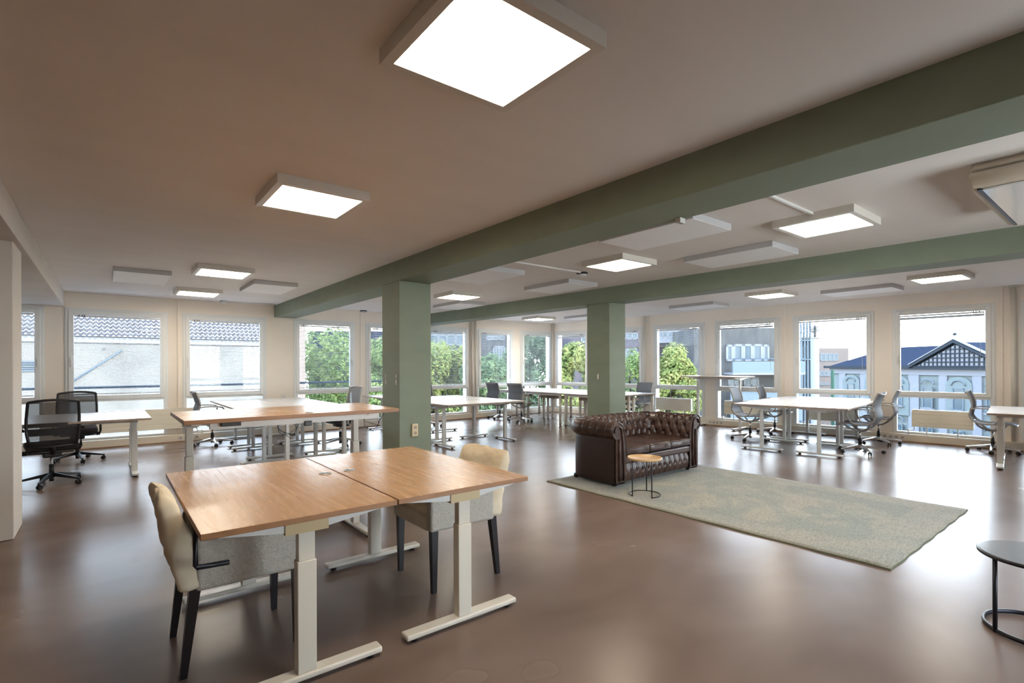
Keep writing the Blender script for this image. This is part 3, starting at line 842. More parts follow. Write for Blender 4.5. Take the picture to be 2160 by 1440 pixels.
def grey_chair(label, base=None, basemat=None):
    e = tag(empty('mesh_task_chair'), label, 'chair', 'light grey mesh task chairs')
    basemat = basemat or M['chrome']
    seat = interp([(.27, .425), (.22, .455), (.10, .455), (-.05, .445), (-.15, .455), (-.205, .49)], 4)
    back = interp([(-.205, .49), (-.245, .56), (-.235, .64), (-.215, .72), (-.235, .82), (-.285, .94)], 4)
    def sling(pts, wf, sag, name, mt):
        m = MB(); rows = []
        for i, (y, z) in enumerate(pts):
            t = i / (len(pts) - 1); w = wf(t); row = []
            for j in range(9):
                u = -1 + j / 4
                row.append((u * w, y + (sag[0] * (1 - u * u)), z - sag[1] * (1 - u * u)))
            rows.append(row)
        m.grid(rows, mt)
        o = m.build(name, e)
        s = o.modifiers.new('thick', 'SOLIDIFY'); s.thickness = .006
        return o
    sling(seat, lambda t: .215 - .02 * (1 - t), (0, .012), 'seat', M['greymesh'])
    sling(back, lambda t: .215 + .01 * math.sin(t * 3) - .005 * t, (-.02, 0), 'backrest', M['greymesh'])
    m = MB()
    allp = seat + back[1:]
    for s in (-1, 1):
        m.tube([(s * (.205 + .012 * (i / len(allp))), y, z) for i, (y, z) in enumerate(allp)], .011, n=7, m=M['greyframe'], flat=(1, 1.3))
    m.tube([(u * .215, -.285 - .03 * (1 - u * u), .935 - .03 * (1 - u * u)) for u in [x / 5 for x in range(-5, 6)]], .009, n=7, m=M['greyframe'])
    m.tube([(u * .2, .268, .425) for u in (-1, 0, 1)], .010, n=7, m=M['greyframe'])
    m.build('frame', e)
    for s in (-1, 1):
        m = MB()
        m.tube(interp([(s * .222, -.235, .665), (s * .255, -.16, .685), (s * .262, -.02, .685), (s * .262, .10, .665), (s * .258, .125, .62), (s * .245, .07, .50), (s * .215, .03, .448)], 3), .010, n=7, m=M['greyframe'], flat=(1.2, 1))
        m.build('armrest', e)
    m = MB()
    for s in (-1, 1):
        m.tube(interp([(s * .205, .17, .452), (s * .14, .13, .40), (s * .05, .04, .345), (0, -.02, .335)], 3), .014, n=7, m=M['greyframe'], flat=(1, 1.2))
        m.tube(interp([(s * .21, -.18, .475), (s * .15, -.15, .41), (s * .06, -.07, .35), (0, -.02, .335)], 3), .014, n=7, m=M['greyframe'], flat=(1, 1.2))
    m.build('support_arms', e)
    m = MB(); m.cyl((0, 0, .20), (0, 0, .345), .014, n=12, m=basemat); m.cyl((0, 0, .13), (0, 0, .22), .026, .022, n=14, m=M['black']); m.cyl((0, 0, .045), (0, 0, .13), .022, n=14, m=M['black'])
    m.build('gas_lift', e)
    star_base(e, basemat)
    return e

def black_chair(label, mesh=None, base=None, frame=None, grp='black mesh office chairs', arms=True, rr=.33):
    mesh = mesh or M['blackmesh']; base = base or M['black']; frame = frame or M['black']
    e = tag(empty('mesh_office_chair'), label, 'chair', grp)
    # seat cushion
    m = MB(); m.box(-.25, .25, -.23, .25, .42, .50, M['blackcushion'], bev=.035, seg=4); m.build('seat', e)
    m = MB(); m.box(-.20, .20, -.18, .18, .385, .42, M['black'], bev=.01); m.box(-.09, .09, -.12, .10, .33, .39, M['black'], bev=.015)
    m.tube([(-.09, .0, .37), (-.24, .0, .375)], .008, n=6, m=M['black']); m.box(-.28, -.23, -.02, .02, .365, .385, M['black'], bev=.005); m.build('mechanism', e)
    # back frame, seen from behind a rounded rectangle bowed outwards
    prof = interp([(-.20, .46), (-.235, .55), (-.235, .66), (-.245, .80), (-.275, .93), (-.29, .985)], 4)
    def wd(z): return .215 + .03 * max(0, min(1, (z - .46) / .2)) - .012 * max(0, (z - .8) / .18)
    m = MB()
    for s in (-1, 1):
        m.tube([(s * wd(z), y, z) for y, z in prof], .016, n=8, m=frame)
    top = prof[-1]
    m.tube([(u * wd(top[1]), top[0] - .035 * (1 - u * u), top[1] + .022 * (1 - u * u)) for u in [x / 6 for x in range(-6, 7)]], .015, n=8, m=frame)
    m.tube([(u * wd(.46), -.20 - .05 * (1 - u * u), .47) for u in [x / 6 for x in range(-6, 7)]], .016, n=8, m=frame)
    m.tube([(0, -.26, .47), (0, -.20, .40), (0, -.08, .37)], .022, n=8, m=frame)
    m.build('back_frame', e)
    m = MB(); rows = []
    for y, z in prof:
        rows.append([(u / 4 * wd(z), y - .04 * (1 - (u / 4) ** 2), z) for u in range(-4, 5)])
    m.grid(rows, mesh); m.build('backrest', e)
    m = MB(); rows = []
    for z in (.60, .64, .68):
        rows.append([(u / 4 * .235, -.225 - .03 * (1 - (u / 4) ** 2), z) for u in range(-4, 5)])
    m.grid(rows, M['blackcushion']); m.build('lumbar_band', e)
    if arms:
        for s in (-1, 1):
            m = MB(); m.tube([(s * .20, .0, .40), (s * .275, .0, .40), (s * .285, 0, .43), (s * .285, .0, .64)], .016, n=8, m=frame, flat=(1.3, 1))
            m.box(s * .285 - .035, s * .285 + .035, -.10, .14, .64, .665, M['black'], bev=.01); m.build('armrest', e)
    m = MB(); m.cyl((0, 0, .18), (0, 0, .34), .015, n=12, m=M['steel']); m.cyl((0, 0, .10), (0, 0, .24), .026, n=14, m=M['black']); m.cyl((0, 0, .04), (0, 0, .1), .024, n=14, m=M['black'])
    m.build('gas_lift', e)
    star_base(e, base, rr, .12, .5)
    return e

g0 = grey_chair('light grey mesh chair left of the right desks, closest to the sofa')
def put(o, x, y, deg, label=None):
    o.location = (x, y, 0); o.rotation_euler = (0, 0, R(deg))
    if label: o['label'] = label
    return o
put(g0, 9.12, 4.58, 187)
for x, y, a, lb in [(10.38, 4.72, 190, 'pale sunlit mesh chair behind the right desks, next to the windows'),
                    (9.12, 2.86, 4, 'grey mesh chair seen side-on at the near side of the right desks'),
                    (10.38, 2.98, 8, 'grey mesh chair behind the side-on one, closer to the window pier'),
                    (10.68, 1.58, 184, 'grey mesh chair behind the cut-off desk at the right edge'),
                    (7.92, 10.50, -84, 'left one of the two grey mesh chairs seen from behind near the far corner'),
                    (7.90, 9.60, -78, 'right one of the two grey mesh chairs seen from behind near the far corner'),
                    (10.05, 7.78, 92, 'dark grey chair back peeking out right of the far green column'),
                    (5.62, 10.12, 175, 'grey chair back peeking out just right of the near green column'),
                    (1.44, 10.20, -88, 'grey mesh chair at the left white desks, behind the raised oak desk')]:
    put(copy_tree(g0), x, y, a, lb)
b0 = black_chair('black mesh office chair in front, seen from behind beside the cream pillar')
put(b0, -.50, 7.99, 8)
b0.scale = (.92, .9, .985)
put(copy_tree(b0), -.33, 9.72, 182, 'black mesh office chair facing the camera behind the far left white desks')
b2 = black_chair('round-backed office chair with black seat and grey mesh back under the left white desks', M['greymesh'], M['greyframe'], M['greyframe'], None, arms=True)
put(b2, 3.15, 8.72, 95)

# ------------------------------------------------------------------ slipcovered armchairs
def cover_chair(x, y, deg, label):
    e = tag(empty('slipcovered_armchair', (x, y, 0), R(deg)), label, 'chair', 'cream slipcovered armchairs at the near oak desks')
    rnd = random.Random(int(x * 100))
    def wrinkle(o, amp=.006, sc=9):
        t = bpy.data.textures.new('wr', 'CLOUDS'); t.noise_scale = 1 / sc * .8
        d = o.modifiers.new('w', 'DISPLACE'); d.texture = t; d.strength = amp; d.texture_coords = 'LOCAL'; d.mid_level = .5
    W_, D0, D1 = .255, -.24, .25
    m = MB(); m.box(-W_ + .06, W_ - .06, D0 + .02, D1, .385, .47, M['cover'], bev=.02, seg=3)
    o = m.build('seat', e); s = o.modifiers.new('s', 'SUBSURF'); s.levels = 2; s.render_levels = 2; s.subdivision_type = 'SIMPLE'; wrinkle(o)
    for sg in (-1, 1):
        m = MB(); a, b = sorted((sg * (W_ - .062), sg * W_))
        m.box(a, b, D0 + .03, D1 + .008, .37, .625, M['cover_grey'], bev=.018, seg=3)
        o = m.build('arm_cover', e); s = o.modifiers.new('s', 'SUBSURF'); s.levels = 2; s.render_levels = 2; s.subdivision_type = 'SIMPLE'; wrinkle(o, .007)
    # skirt front
    m = MB(); m.box(-W_ + .05, W_ - .05, D1 - .03, D1 + .006, .37, .46, M['cover'], bev=.01); o = m.build('front_skirt', e)
    # padded back, leaning, with lumpy top
    m = MB(); rows = []
    nz = 12
    for i in range(nz + 1):
        t = i / nz; z = .37 + t * .43
        yc = D0 - .105 * t ** 1.2 + .02
        th = .045 + .012 * math.sin(t * 5) + (.006 if t > .8 else 0)
        w = W_ - .004 + .010 * math.sin(t * 9 + 1)
        if i == nz: th *= .45; w -= .03
        if i == nz - 1: th *= .95
        ring = []
        for u in range(-5, 6): ring.append((u / 5 * w, yc - th, z + (.012 * math.cos(u * 1.3) if t > .85 else 0)))
        for u in range(5, -6, -1): ring.append((u / 5 * w, yc + th, z + (.010 * math.cos(u * 1.1 + 1) if t > .85 else 0)))
        rows.append(ring)
    V = m.grid(rows, M['cover'], True, True)
    m._setm([m.bm.faces.new(V[0]), m.bm.faces.new(V[-1])], M['cover'], True)
    o = m.build('backrest', e); s = o.modifiers.new('s', 'SUBSURF'); s.levels = 2; s.render_levels = 2; wrinkle(o, .030, 7)
    for sx in (-1, 1):
        for sy, lean in ((-1, -.045), (1, .0)):
            m = MB(); xx = sx * (W_ - .035); yy = (D0 + .03) if sy < 0 else (D1 - .03)
            a, b = .022, .014
            yb = yy + lean
            m.hexa([(xx - b, yb - b, 0), (xx + b, yb - b, 0), (xx + b, yb + b, 0), (xx - b, yb + b, 0), (xx - a, yy - a, .39), (xx + a, yy - a, .39), (xx + a, yy + a, .39), (xx - a, yy + a, .39)], M['blackwood'])
            m.build('leg', e)
    return e
cover_chair(.515, 2.87, -90, 'cream slipcovered armchair pushed against the left end of the near oak table')
cover_chair(1.755, 2.92, 90, 'cream slipcovered armchair at the right end of the near oak table')

# ------------------------------------------------------------------ chesterfield sofa
def sofa():
    e = tag(empty('chesterfield_sofa', (5.17, 3.66, .012)), 'brown leather button-tufted two-seater sofa standing on the edge of the rug', 'sofa')
    IW, ID, RC_ = .655, .66, .13       # inner half width, inner depth, corner radius
    # centre path from left arm front, around the back, to right arm front
    def path(s):
        segs = [('l', (-IW, .03), (0, 1), ID - .03 - RC_), ('a', (-IW + RC_, ID - RC_), math.pi, RC_), ('l', (-IW + RC_, ID), (1, 0), 2 * IW - 2 * RC_),
                ('a', (IW - RC_, ID - RC_), math.pi / 2, RC_), ('l', (IW, ID - RC_), (0, -1), ID - .03 - RC_)]
        for g in segs:
            Ls = g[3] if g[0] == 'l' else g[3] * math.pi / 2
            if s <= Ls + 1e-6 or g is segs[-1]:
                if g[0] == 'l':
                    p = (g[1][0] + g[2][0] * s, g[1][1] + g[2][1] * s); d = g[2]
                    return p, (-d[1], d[0])
                a = g[2] - s / g[3]
                n = (math.cos(a), math.sin(a))
                return (g[1][0] + n[0] * g[3], g[1][1] + n[1] * g[3]), n
            s -= Ls
    Lt = 2 * (ID - .03 - RC_) + math.pi * RC_ + 2 * IW - 2 * RC_
    La = ID - .03 - RC_ + math.pi / 4 * RC_
    prof = interp([(-.03, .36), (-.035, .44), (-.02, .52), (0.0, .59), (.02, .655), (.06, .70), (.115, .715), (.17, .695), (.20, .64), (.195, .585), (.165, .55), (.140, .53)], 6)
    L_ = [0]
    for a, b in zip(prof, prof[1:]): L_.append(L_[-1] + math.dist(a, b))
    PS, PT = .118, .105
    TI = .42    # tufted length measured along the profile
    def disp(s, t):
        # buttons in a diamond lattice
        if t > TI + .06: return 0.0, 0
        best = 9; 
        r = t / PT
        for rr in (math.floor(r), math.floor(r) + 1):
            if rr < 1 or rr * PT > TI: continue
            off = .5 if rr % 2 else 0
            q = round(s / PS - off) + off
            dd = math.hypot(s - q * PS, t - rr * PT)
            best = min(best, dd)
        a, b = s / PS, t / PT
        # diagonal creases link the buttons
        c1 = abs(((a + b / 2) * 1.0 + .0) % 1.0); c2 = abs(((a - b / 2) * 1.0) % 1.0)
        c1 = min(c1, 1 - c1); c2 = min(c2, 1 - c2)
        crease = max(math.exp(-(c1 / .09) ** 2), math.exp(-(c2 / .09) ** 2))
        fade = 1.0 if t < TI - .03 else max(0, 1 - (t - TI + .03) / .09)
        if t < PT * .9: fade *= .55
        return (-.030 * math.exp(-(best / .022) ** 2) - .011 * crease) * fade + .008 * fade, best
    def seg(name, s0, s1, ns, extra=None):
        m = MB(); rows = []
        for i in range(ns + 1):
            s = s0 + (s1 - s0) * i / ns
            p, n = path(s); row = []
            for j, (o, z) in enumerate(prof):
                j0, j1 = max(j - 1, 0), min(j + 1, len(prof) - 1)
                tx, tz = prof[j1][0] - prof[j0][0], prof[j1][1] - prof[j0][1]
                ln = math.hypot(tx, tz); nx, nz = -tz / ln, tx / ln
                d, _ = disp(s, L_[j])
                if L_[j] > TI:    # stitched ribs on the outside of the roll
                    rp = (s / .118) % 1.0; rp = min(rp, 1 - rp)
                    d += -.006 * math.exp(-(rp / .05) ** 2) * min(1, (L_[j] - TI) / .05)
                oo, zz = o + nx * d, z + nz * d
                row.append((p[0] + n[0] * oo, p[1] + n[1] * oo, zz))
            rows.append(row)
        m.grid(rows, M['leather'])
        # outside panel down to the floor
        rows = []
        for i in range(ns + 1):
            s = s0 + (s1 - s0) * i / ns; p, n = path(s)
            rows.append([(p[0] + n[0] * o, p[1] + n[1] * o, z) for o, z in ((.140, .53), (.145, .50), (.145, .30), (.145, .05), (.13, .035), (.0, .035), (-.03, .06), (-.03, .36))])
        m.grid(rows, M['leather_dark'])
        o = m.build(name, e)
        # buttons
        mb = MB(); T = 0
        rr = 1
        while rr * PT <= TI:
            off = .5 if rr % 2 else 0
            q = math.ceil(s0 / PS - off) + off
            while q * PS < s1:
                s, t = q * PS, rr * PT
                if s - s0 > .02 and s1 - s > .02 or name == 'back':
                    j = min(range(len(L_)), key=lambda k: abs(L_[k] - t))
                    j0, j1 = max(j - 1, 0), min(j + 1, len(prof) - 1)
                    tx, tz = prof[j1][0] - prof[j0][0], prof[j1][1] - prof[j0][1]
                    ln = math.hypot(tx, tz); nx, nz = -tz / ln, tx / ln
                    p, n = path(s); oo, zz = prof[j][0] - nx * .026, prof[j][1] - nz * .026
                    c = Vector((p[0] + n[0] * oo, p[1] + n[1] * oo, zz)); nv = Vector((n[0] * nx, n[1] * nx, nz))
                    mb.cyl(c, c + nv * .005, .011, .007, n=8, m=M['button'])
                q += 1
            rr += 1
        mb.build('buttons', o)
        return o
    a1 = seg('arm', 0, La, 60); bk = seg('back', La, Lt - La, 150); a2 = seg('arm', Lt - La, Lt, 60)
    # scroll facings at the arm fronts
    for sg, arm in ((-1, a1), (1, a2)):
        m = MB()
        out = [(o, z) for o, z in prof] + [(.145, .50), (.145, .05), (-.03, .05)]
        pts = [(sg * (IW + o), z) for o, z in out]
        A = [m.bm.verts.new((x, .028, z)) for x, z in pts]; B = [m.bm.verts.new((x, .05, z)) for x, z in pts]
        n = len(A)
        m._setm([m.bm.faces.new(A), m.bm.faces.new(B[::-1])], M['leather'])
        m._setm([m.bm.faces.new((A[i], A[(i + 1) % n], B[(i + 1) % n], B[i])) for i in range(n)], M['leather'], True)
        m.build('arm_facing', arm)
        # inner welt that follows the scroll
        m = MB()
        cx_, cz_ = sg * (IW + .105), .61
        w = [(sg * (IW + .025), .07), (sg * (IW + .02), .3), (sg * (IW + .03), .5), (sg * (IW + .045), .60)]
        w += [(cx_ + .062 * math.cos(t) * (1 if sg > 0 else -1), cz_ + .062 * math.sin(t)) for t in [math.pi - .1 - i * .35 for i in range(10)]]
        m.tube([(x, .020, z) for x, z in w], .012, n=6, m=M['leather'])
        m.tube([(sg * (IW + .092), .020, z) for z in (.07, .2, .4, .53)], .014, n=6, m=M['leather'])
        m.tube([(x * 1.0, .026, z) for x, z in pts[:-3]] , .007, n=6, m=M['leather'])
        m.build('scroll_welt', arm)
        m = MB()
        for i in range(24):
            m.cyl((sg * (IW + .14), .026, .07 + i * .0195), (sg * (IW + .14), .020, .07 + i * .0195), .005, n=6, m=M['stud'])
            m.cyl((sg * (IW + .1455), .034, .07 + i * .0195), (sg * (IW + .150), .034, .07 + i * .0195), .005, n=6, m=M['stud'])
        m.build('studs', arm)
    # base and tufted front rail
    m = MB(); m.box(-IW - .01, IW + .01, .06, ID + .02, .05, .33, M['leather_dark']); m.build('seat_base', e)
    m = MB(); rows = []
    NX, NZ = 150, 14
    for i in range(NX + 1):
        x = -IW + .03 + (2 * IW - .06) * i / NX; row = []
        for j in range(NZ + 1):
            z = .05 + .19 * j / NZ
            q = (x / .105) % 1.0; q = min(q, 1 - q)
            cz = abs(z - .15)
            d = .022 * math.cos((j / NZ - .5) * math.pi) - .012 * math.exp(-(q / .10) ** 2) - .022 * math.exp(-((q * .105) ** 2 + cz ** 2) / .018 ** 2)
            row.append((x, .055 - d, z))
        rows.append(row)
    m.grid(rows, M['leather'])
    fr = m.build('front_rail', e)
    m = MB()
    for k_ in range(-5, 6):
        m.cyl((k_ * .105, .058, .15), (k_ * .105, .050, .15), .009, .006, n=8, m=M['button'])
    m.build('buttons', fr)
    m = MB(); m.box(-IW + .02, IW - .02, .03, .09, .245, .33, M['leather'], bev=.022, seg=4); m.build('border', e)
    for i in range(3):
        w = (2 * IW - .05) / 3
        x0 = -IW + .025 + i * w
        m = MB(); rows = []
        nu, nv = 14, 14
        m.box(x0 + .004, x0 + w - .004, .012, ID - .05, .335, .43, M['leather'], bev=.028, seg=4)
        o = m.build('seat_cushion', e)
        for v in o.data.vertices:
            if v.co.z > .40:
                u_ = (v.co.x - x0 - w / 2) / (w / 2); v_ = (v.co.y - .32) / .3
                v.co.z += .022 * max(0, 1 - u_ * u_) * max(0, 1 - v_ * v_) 
        s = o.modifiers.new('s', 'SUBSURF'); s.levels = 1; s.render_levels = 2
        t = bpy.data.textures.new('cw', 'CLOUDS'); t.noise_scale = .12
        d = o.modifiers.new('w', 'DISPLACE'); d.texture = t; d.strength = .022; d.texture_coords = 'LOCAL'
        m = MB(); z = .345
        for zz in (.352, .412):
            m.tube([(x0 + .02, .012, zz), (x0 + w / 2, .006, zz), (x0 + w - .02, .012, zz)], .0045, n=5, m=M['leather_dark'])
        m.build('piping', o)
    for sx in (-1, 1):
        for yy in (.12, .72):
            m = MB(); m.lathe([(.022, 0), (.028, .02), (.024, .05)], 14, c=(sx * (IW + .06), yy), m=M['black']); m.build('foot', e)
sofa()

# ------------------------------------------------------------------ rug and side tables
m = MB(); rx0, rx1, ry0, ry1 = 4.05, 6.28, 1.10, 4.46
cxr, cyr = (rx0 + rx1) / 2, (ry0 + ry1) / 2
nx, ny = 30, 44
rows = [[(rx0 - cxr + (rx1 - rx0) * i / nx + .003 * math.sin(j * .9), ry0 - cyr + (ry1 - ry0) * j / ny + .004 * math.sin(i * 1.3), .010 + .0012 * math.sin(i * .7 + j * .5)) for i in range(nx + 1)] for j in range(ny + 1)]
V = m.grid(rows, M['rug'])
border = [V[0][i] for i in range(nx + 1)] + [V[j][nx] for j in range(1, ny + 1)] + [V[ny][i] for i in range(nx - 1, -1, -1)] + [V[j][0] for j in range(ny - 1, 0, -1)]
low = [m.bm.verts.new((v.co.x * 1.003, v.co.y * 1.003, 0)) for v in border]
m.mi(M['rugedge'])
fs = [m.bm.faces.new((border[i], border[(i + 1) % len(border)], low[(i + 1) % len(border)], low[i])) for i in range(len(border))]
m._setm(fs, M['rugedge'])
o = m.build('rug'); o.location = (cxr, cyr, 0)
tag(o, 'large worn grey-green and beige rug under the sofa', 'rug')

e = tag(empty('side_table', (4.40, 3.33, .011)), 'small round side table with light wooden tray top in front of the sofa', 'side table')
m = MB(); m.lathe([(.0, .368), (.165, .368), (.175, .372), (.176, .392), (.168, .393), (.165, .380), (.0, .380)], 40, m=M['bamboo']); m.build('table_top', e)
m = MB(); m.tube([(.16 * math.cos(t), .16 * math.sin(t), .006) for t in [R(243) + i * R(284) / 26 for i in range(27)]], .005, n=6, m=M['blackmetal']); m.build('base_ring', e)
for a in (243, 167, 30):
    m = MB(); t = R(a); m.cyl((.16 * math.cos(t), .16 * math.sin(t), .0), (.16 * math.cos(t), .16 * math.sin(t), .37), .0055, n=8, m=M['blackmetal']); m.build('leg', e)
e = tag(empty('side_table', (3.69, .37, 0)), 'round dark-topped metal side table cut off by the right edge', 'side table')
m = MB(); m.lathe([(.0, .375), (.236, .375), (.24, .378), (.24, .390), (.236, .392), (.0, .392)], 48, m=M['blackmetal']); m.build('table_top', e)
m = MB(); m.cyl((0, 0, .3921), (0, 0, .3935), .230, n=48, m=M['glossgrey']); m.build('top_surface', e)
m = MB(); m.tube([(.215 * math.cos(t), .215 * math.sin(t), .012) for t in [i * 2 * math.pi / 40 for i in range(40)]], .010, n=6, m=M['blackmetal'], closed=True, flat=(.7, 1.2)); m.build('base_ring', e)
for a in (137, 300, 20):
    m = MB(); t = R(a); m.cyl((.215 * math.cos(t), .215 * math.sin(t), .002), (.215 * math.cos(t), .215 * math.sin(t), .376), .010, n=8, m=M['blackmetal']); m.build('leg', e)

# ------------------------------------------------------------------ outside
C_, S_ = math.cos(R(38.4)), math.sin(R(38.4))
def CW(ratio, z):      # ground point at a sideways ratio and a depth from the room
    X = ratio * z
    return (X * C_ + z * S_, -X * S_ + z * C_)
GZ = -9.0
m = MB(); m.box(-90, 150, KY + .4, 160, GZ - .2, GZ, M['asphalt']); m.box(KX + 1.8, 150, -90, KY + .4, GZ - .2, GZ, M['asphalt'])
tag(m.build('street_ground'), kind='structure')
# balcony railing outside the back wall
e = tag(empty('balcony_railing', (1.5, 11.65, 1.0)), 'thin horizontal railing outside the left windows', 'railing')
m = MB(); m.cyl((-5, 0, 0), (4.1, 0, 0), .022, n=10, m=M['rail']); m.build('rail', e)
for x in (-4.9, -2.0, 1.1, 4.05):
    m = MB(); m.cyl((x, 0, 0), (x, 0, -1.35), .018, n=8, m=M['rail']); m.build('post', e)
m = MB(); m.box(-6, 4.3, 11.44, 11.85, -.45, -.35, M['concrete']); tag(m.build('balcony_slab'), 'narrow ledge slab below the railing outside the left windows', 'ledge')
# white neighbour wall with tiled roof
YN = 22.0
e = tag(empty('neighbour_building', (0, YN, GZ)), 'white rendered building with a pantile roof outside the left windows', 'building')
m = MB(); m.box(-14, 6.4, 0, .4, 0, 2.40 - GZ, M['stucco']); m.box(6.15, 6.45, -.1, 1.0, 0, 5 - GZ, M['bbeige']); m.build('wall', e)
m = MB(); m.box(-14, 6.0, -.06, 0, 2.18 - GZ, 2.36 - GZ, M['bwhite']); m.build('cornice', e)
m = MB(); rows = []
NTX = 130; TW = 20.0 / NTX
NR = 9
cols = []
for i in range(NTX * 6 + 1):
    x = -14 + 20.0 * i / (NTX * 6)
    ph = (i % 6) / 6
    cols.append((x, .035 * math.sin(ph * 2 * math.pi)))
for r in range(NR):
    z0, z1 = 2.38 + r * .135, 2.38 + (r + 1) * .135
    y0, y1 = -.16 + r * .15, -.16 + (r + 1) * .15 + .02
    m.grid([[(x, y0, z0 + b + .014 - GZ) for x, b in cols], [(x, y1, z1 + b - GZ) for x, b in cols]], M['tile'])
m.build('roof', e)
m = MB()
for x, z in ((-2.6, 1.98), (-.05, 1.97), (2.33, 1.93), (3.25, 1.9), (4.3, 1.88), (5.2, 1.86), (-3.1, 2.0)):
    m.cyl((x, -.03, z - GZ), (x, 0, z - GZ), .03, n=8, m=M['black'])
m.build('wall_anchor', e)
m = MB(); m.cyl((-.95, -.05, .82 - GZ), (.42, -.05, 1.93 - GZ), .025, n=8, m=M['rail']); m.build('diagonal_bar', e)
m = MB()
for i in range(5): m.box(-3.4, -1.55, -.05, -.01, 1.52 - i * .07 - GZ, 1.55 - i * .07 - GZ, M['rail'])
m.build('louvre', e)

def far_building(name, label, xr0, xr1, z, top, mt, windows=(), depth=6, cat='building'):
    """box whose front runs between two view directions at one depth; windows: (u0,u1,z0,z1)"""
    a, b = CW(xr0, z), CW(xr1, z)
    L_ = math.dist(a, b); ang = math.atan2(b[1] - a[1], b[0] - a[0])
    e = tag(empty(name, (a[0], a[1], GZ), ang), label, cat)
    m = MB(); m.box(0, L_, 0, depth, 0, top - GZ, mt); m.build('wall', e)
    for u0, u1, z0, z1, nd in windows:
        w = MB(); f = .12
        x0, x1 = u0 * L_, u1 * L_
        w.box(x0, x1, -.06, .02, z0 - GZ, z0 + f - GZ, M['bframe']); w.box(x0, x1, -.06, .02, z1 - f - GZ, z1 - GZ, M['bframe'])
        for i in range(nd + 1):
            c = x0 + (x1 - x0 - f) * i / nd
            w.box(c, c + f, -.06, .02, z0 - GZ, z1 - GZ, M['bframe'])
        fr = w.build('window', e)
        w = MB(); w.box(x0 + .02, x1 - .02, -.03, -.01, z0 + .02 - GZ, z1 - .02 - GZ, M['bglass']); w.build('pane', fr)
    return e, L_
def rt(px): return (px - 1080) / 1080.0
def hz(py, z): return 1.36 + (769.8 - py) * z / 1080.0
# dark brick block behind the trees
z = 36
fb, L_ = far_building('brick_apartment_block', 'dark brick apartment block with white windows behind the trees', rt(1203), rt(1455), z, hz(684, z), M['brick'],
    [((1225 - 1203) / 252, (1262 - 1203) / 252, hz(722, z), hz(708, z), 3), ((1230 - 1203) / 252, (1270 - 1203) / 252, hz(752, z), hz(734, z), 3), ((1310 - 1203) / 252, (1346 - 1203) / 252, hz(716, z), hz(700, z), 3),
     ((1318 - 1203) / 252, (1346 - 1203) / 252, hz(762, z), hz(735, z), 2), ((1385 - 1203) / 252, (1452 - 1203) / 252, hz(713, z), hz(697, z), 6), ((1230 - 1203) / 252, (1300 - 1203) / 252, hz(800, z), hz(780, z), 4)])
m = MB(); m.box(L_ * .64, L_ * .98, -1.0, 0, hz(724, z) - GZ, hz(715, z) - GZ, M['bwhite']); m.build('balcony', fb)
z = 38
far_building('grey_apartment_block', 'pale grey-blue block behind the tree tops right of the near column', rt(840), rt(1090), z, hz(682, z), M['concrete'],
    [((905 - 840) / 250, (1000 - 840) / 250, hz(727, z), hz(703, z), 5), ((1025 - 840) / 250, (1066 - 840) / 250, hz(716, z), hz(706, z), 3), ((1040 - 840) / 250, (1066 - 840) / 250, hz(768, z), hz(728, z), 4),
     ((905 - 840) / 250, (960 - 840) / 250, hz(750, z), hz(735, z), 3)])
z = 50
far_building('slate_blue_building', 'plain slate-blue building just above the trees in the left tree window', rt(651), rt(835), z, hz(696, z), M['slate'])
# concrete building with balcony
z = 30
U = lambda p: (p - 1464) / (1672 - 1464)
fc, L_ = far_building('concrete_building', 'raw concrete building with a white window band and pale balcony', rt(1464), rt(1672), z, hz(692, z), M['concrete'],
    [(U(1531), U(1546), hz(762, z), hz(727, z), 1), (U(1546), U(1567), hz(762, z), hz(726, z), 1), (U(1567), U(1587), hz(762, z), hz(726, z), 1), (U(1587), U(1608), hz(762, z), hz(726, z), 1), (U(1608), U(1622), hz(762, z), hz(727, z), 1),
     (U(1535), U(1565), hz(815, z), hz(796, z), 2), (U(1568), U(1600), hz(815, z), hz(796, z), 2), (U(1480), U(1500), hz(812, z), hz(796, z), 1)], 4)
m = MB(); m.box(L_ * U(1526), L_, -1.3, -1.15, hz(786, z) - GZ, hz(763, z) - GZ, M['balcony']); m.box(L_ * U(1526), L_, -1.3, 0, hz(790, z) - GZ, hz(786, z) - GZ, M['bwhite']); m.build('balcony', fc)
m = MB(); m.cyl((L_ * U(1527), -1.22, hz(757.5, z) - GZ), (L_, -1.22, hz(757.5, z) - GZ), .025, n=8, m=M['rail'])
for i in range(8): 
    xx = L_ * (U(1527) + i * (1 - U(1527)) / 7); m.cyl((xx, -1.22, hz(763, z) - GZ), (xx, -1.22, hz(757.5, z) - GZ), .015, n=6, m=M['rail'])
m.build('handrail', fc)
m = MB(); m.box(L_ * U(1526), L_, -1.0, -.9, -1.8 - GZ, hz(822, z) - GZ, M['balcony']); m.build('lower_balcony', fc)
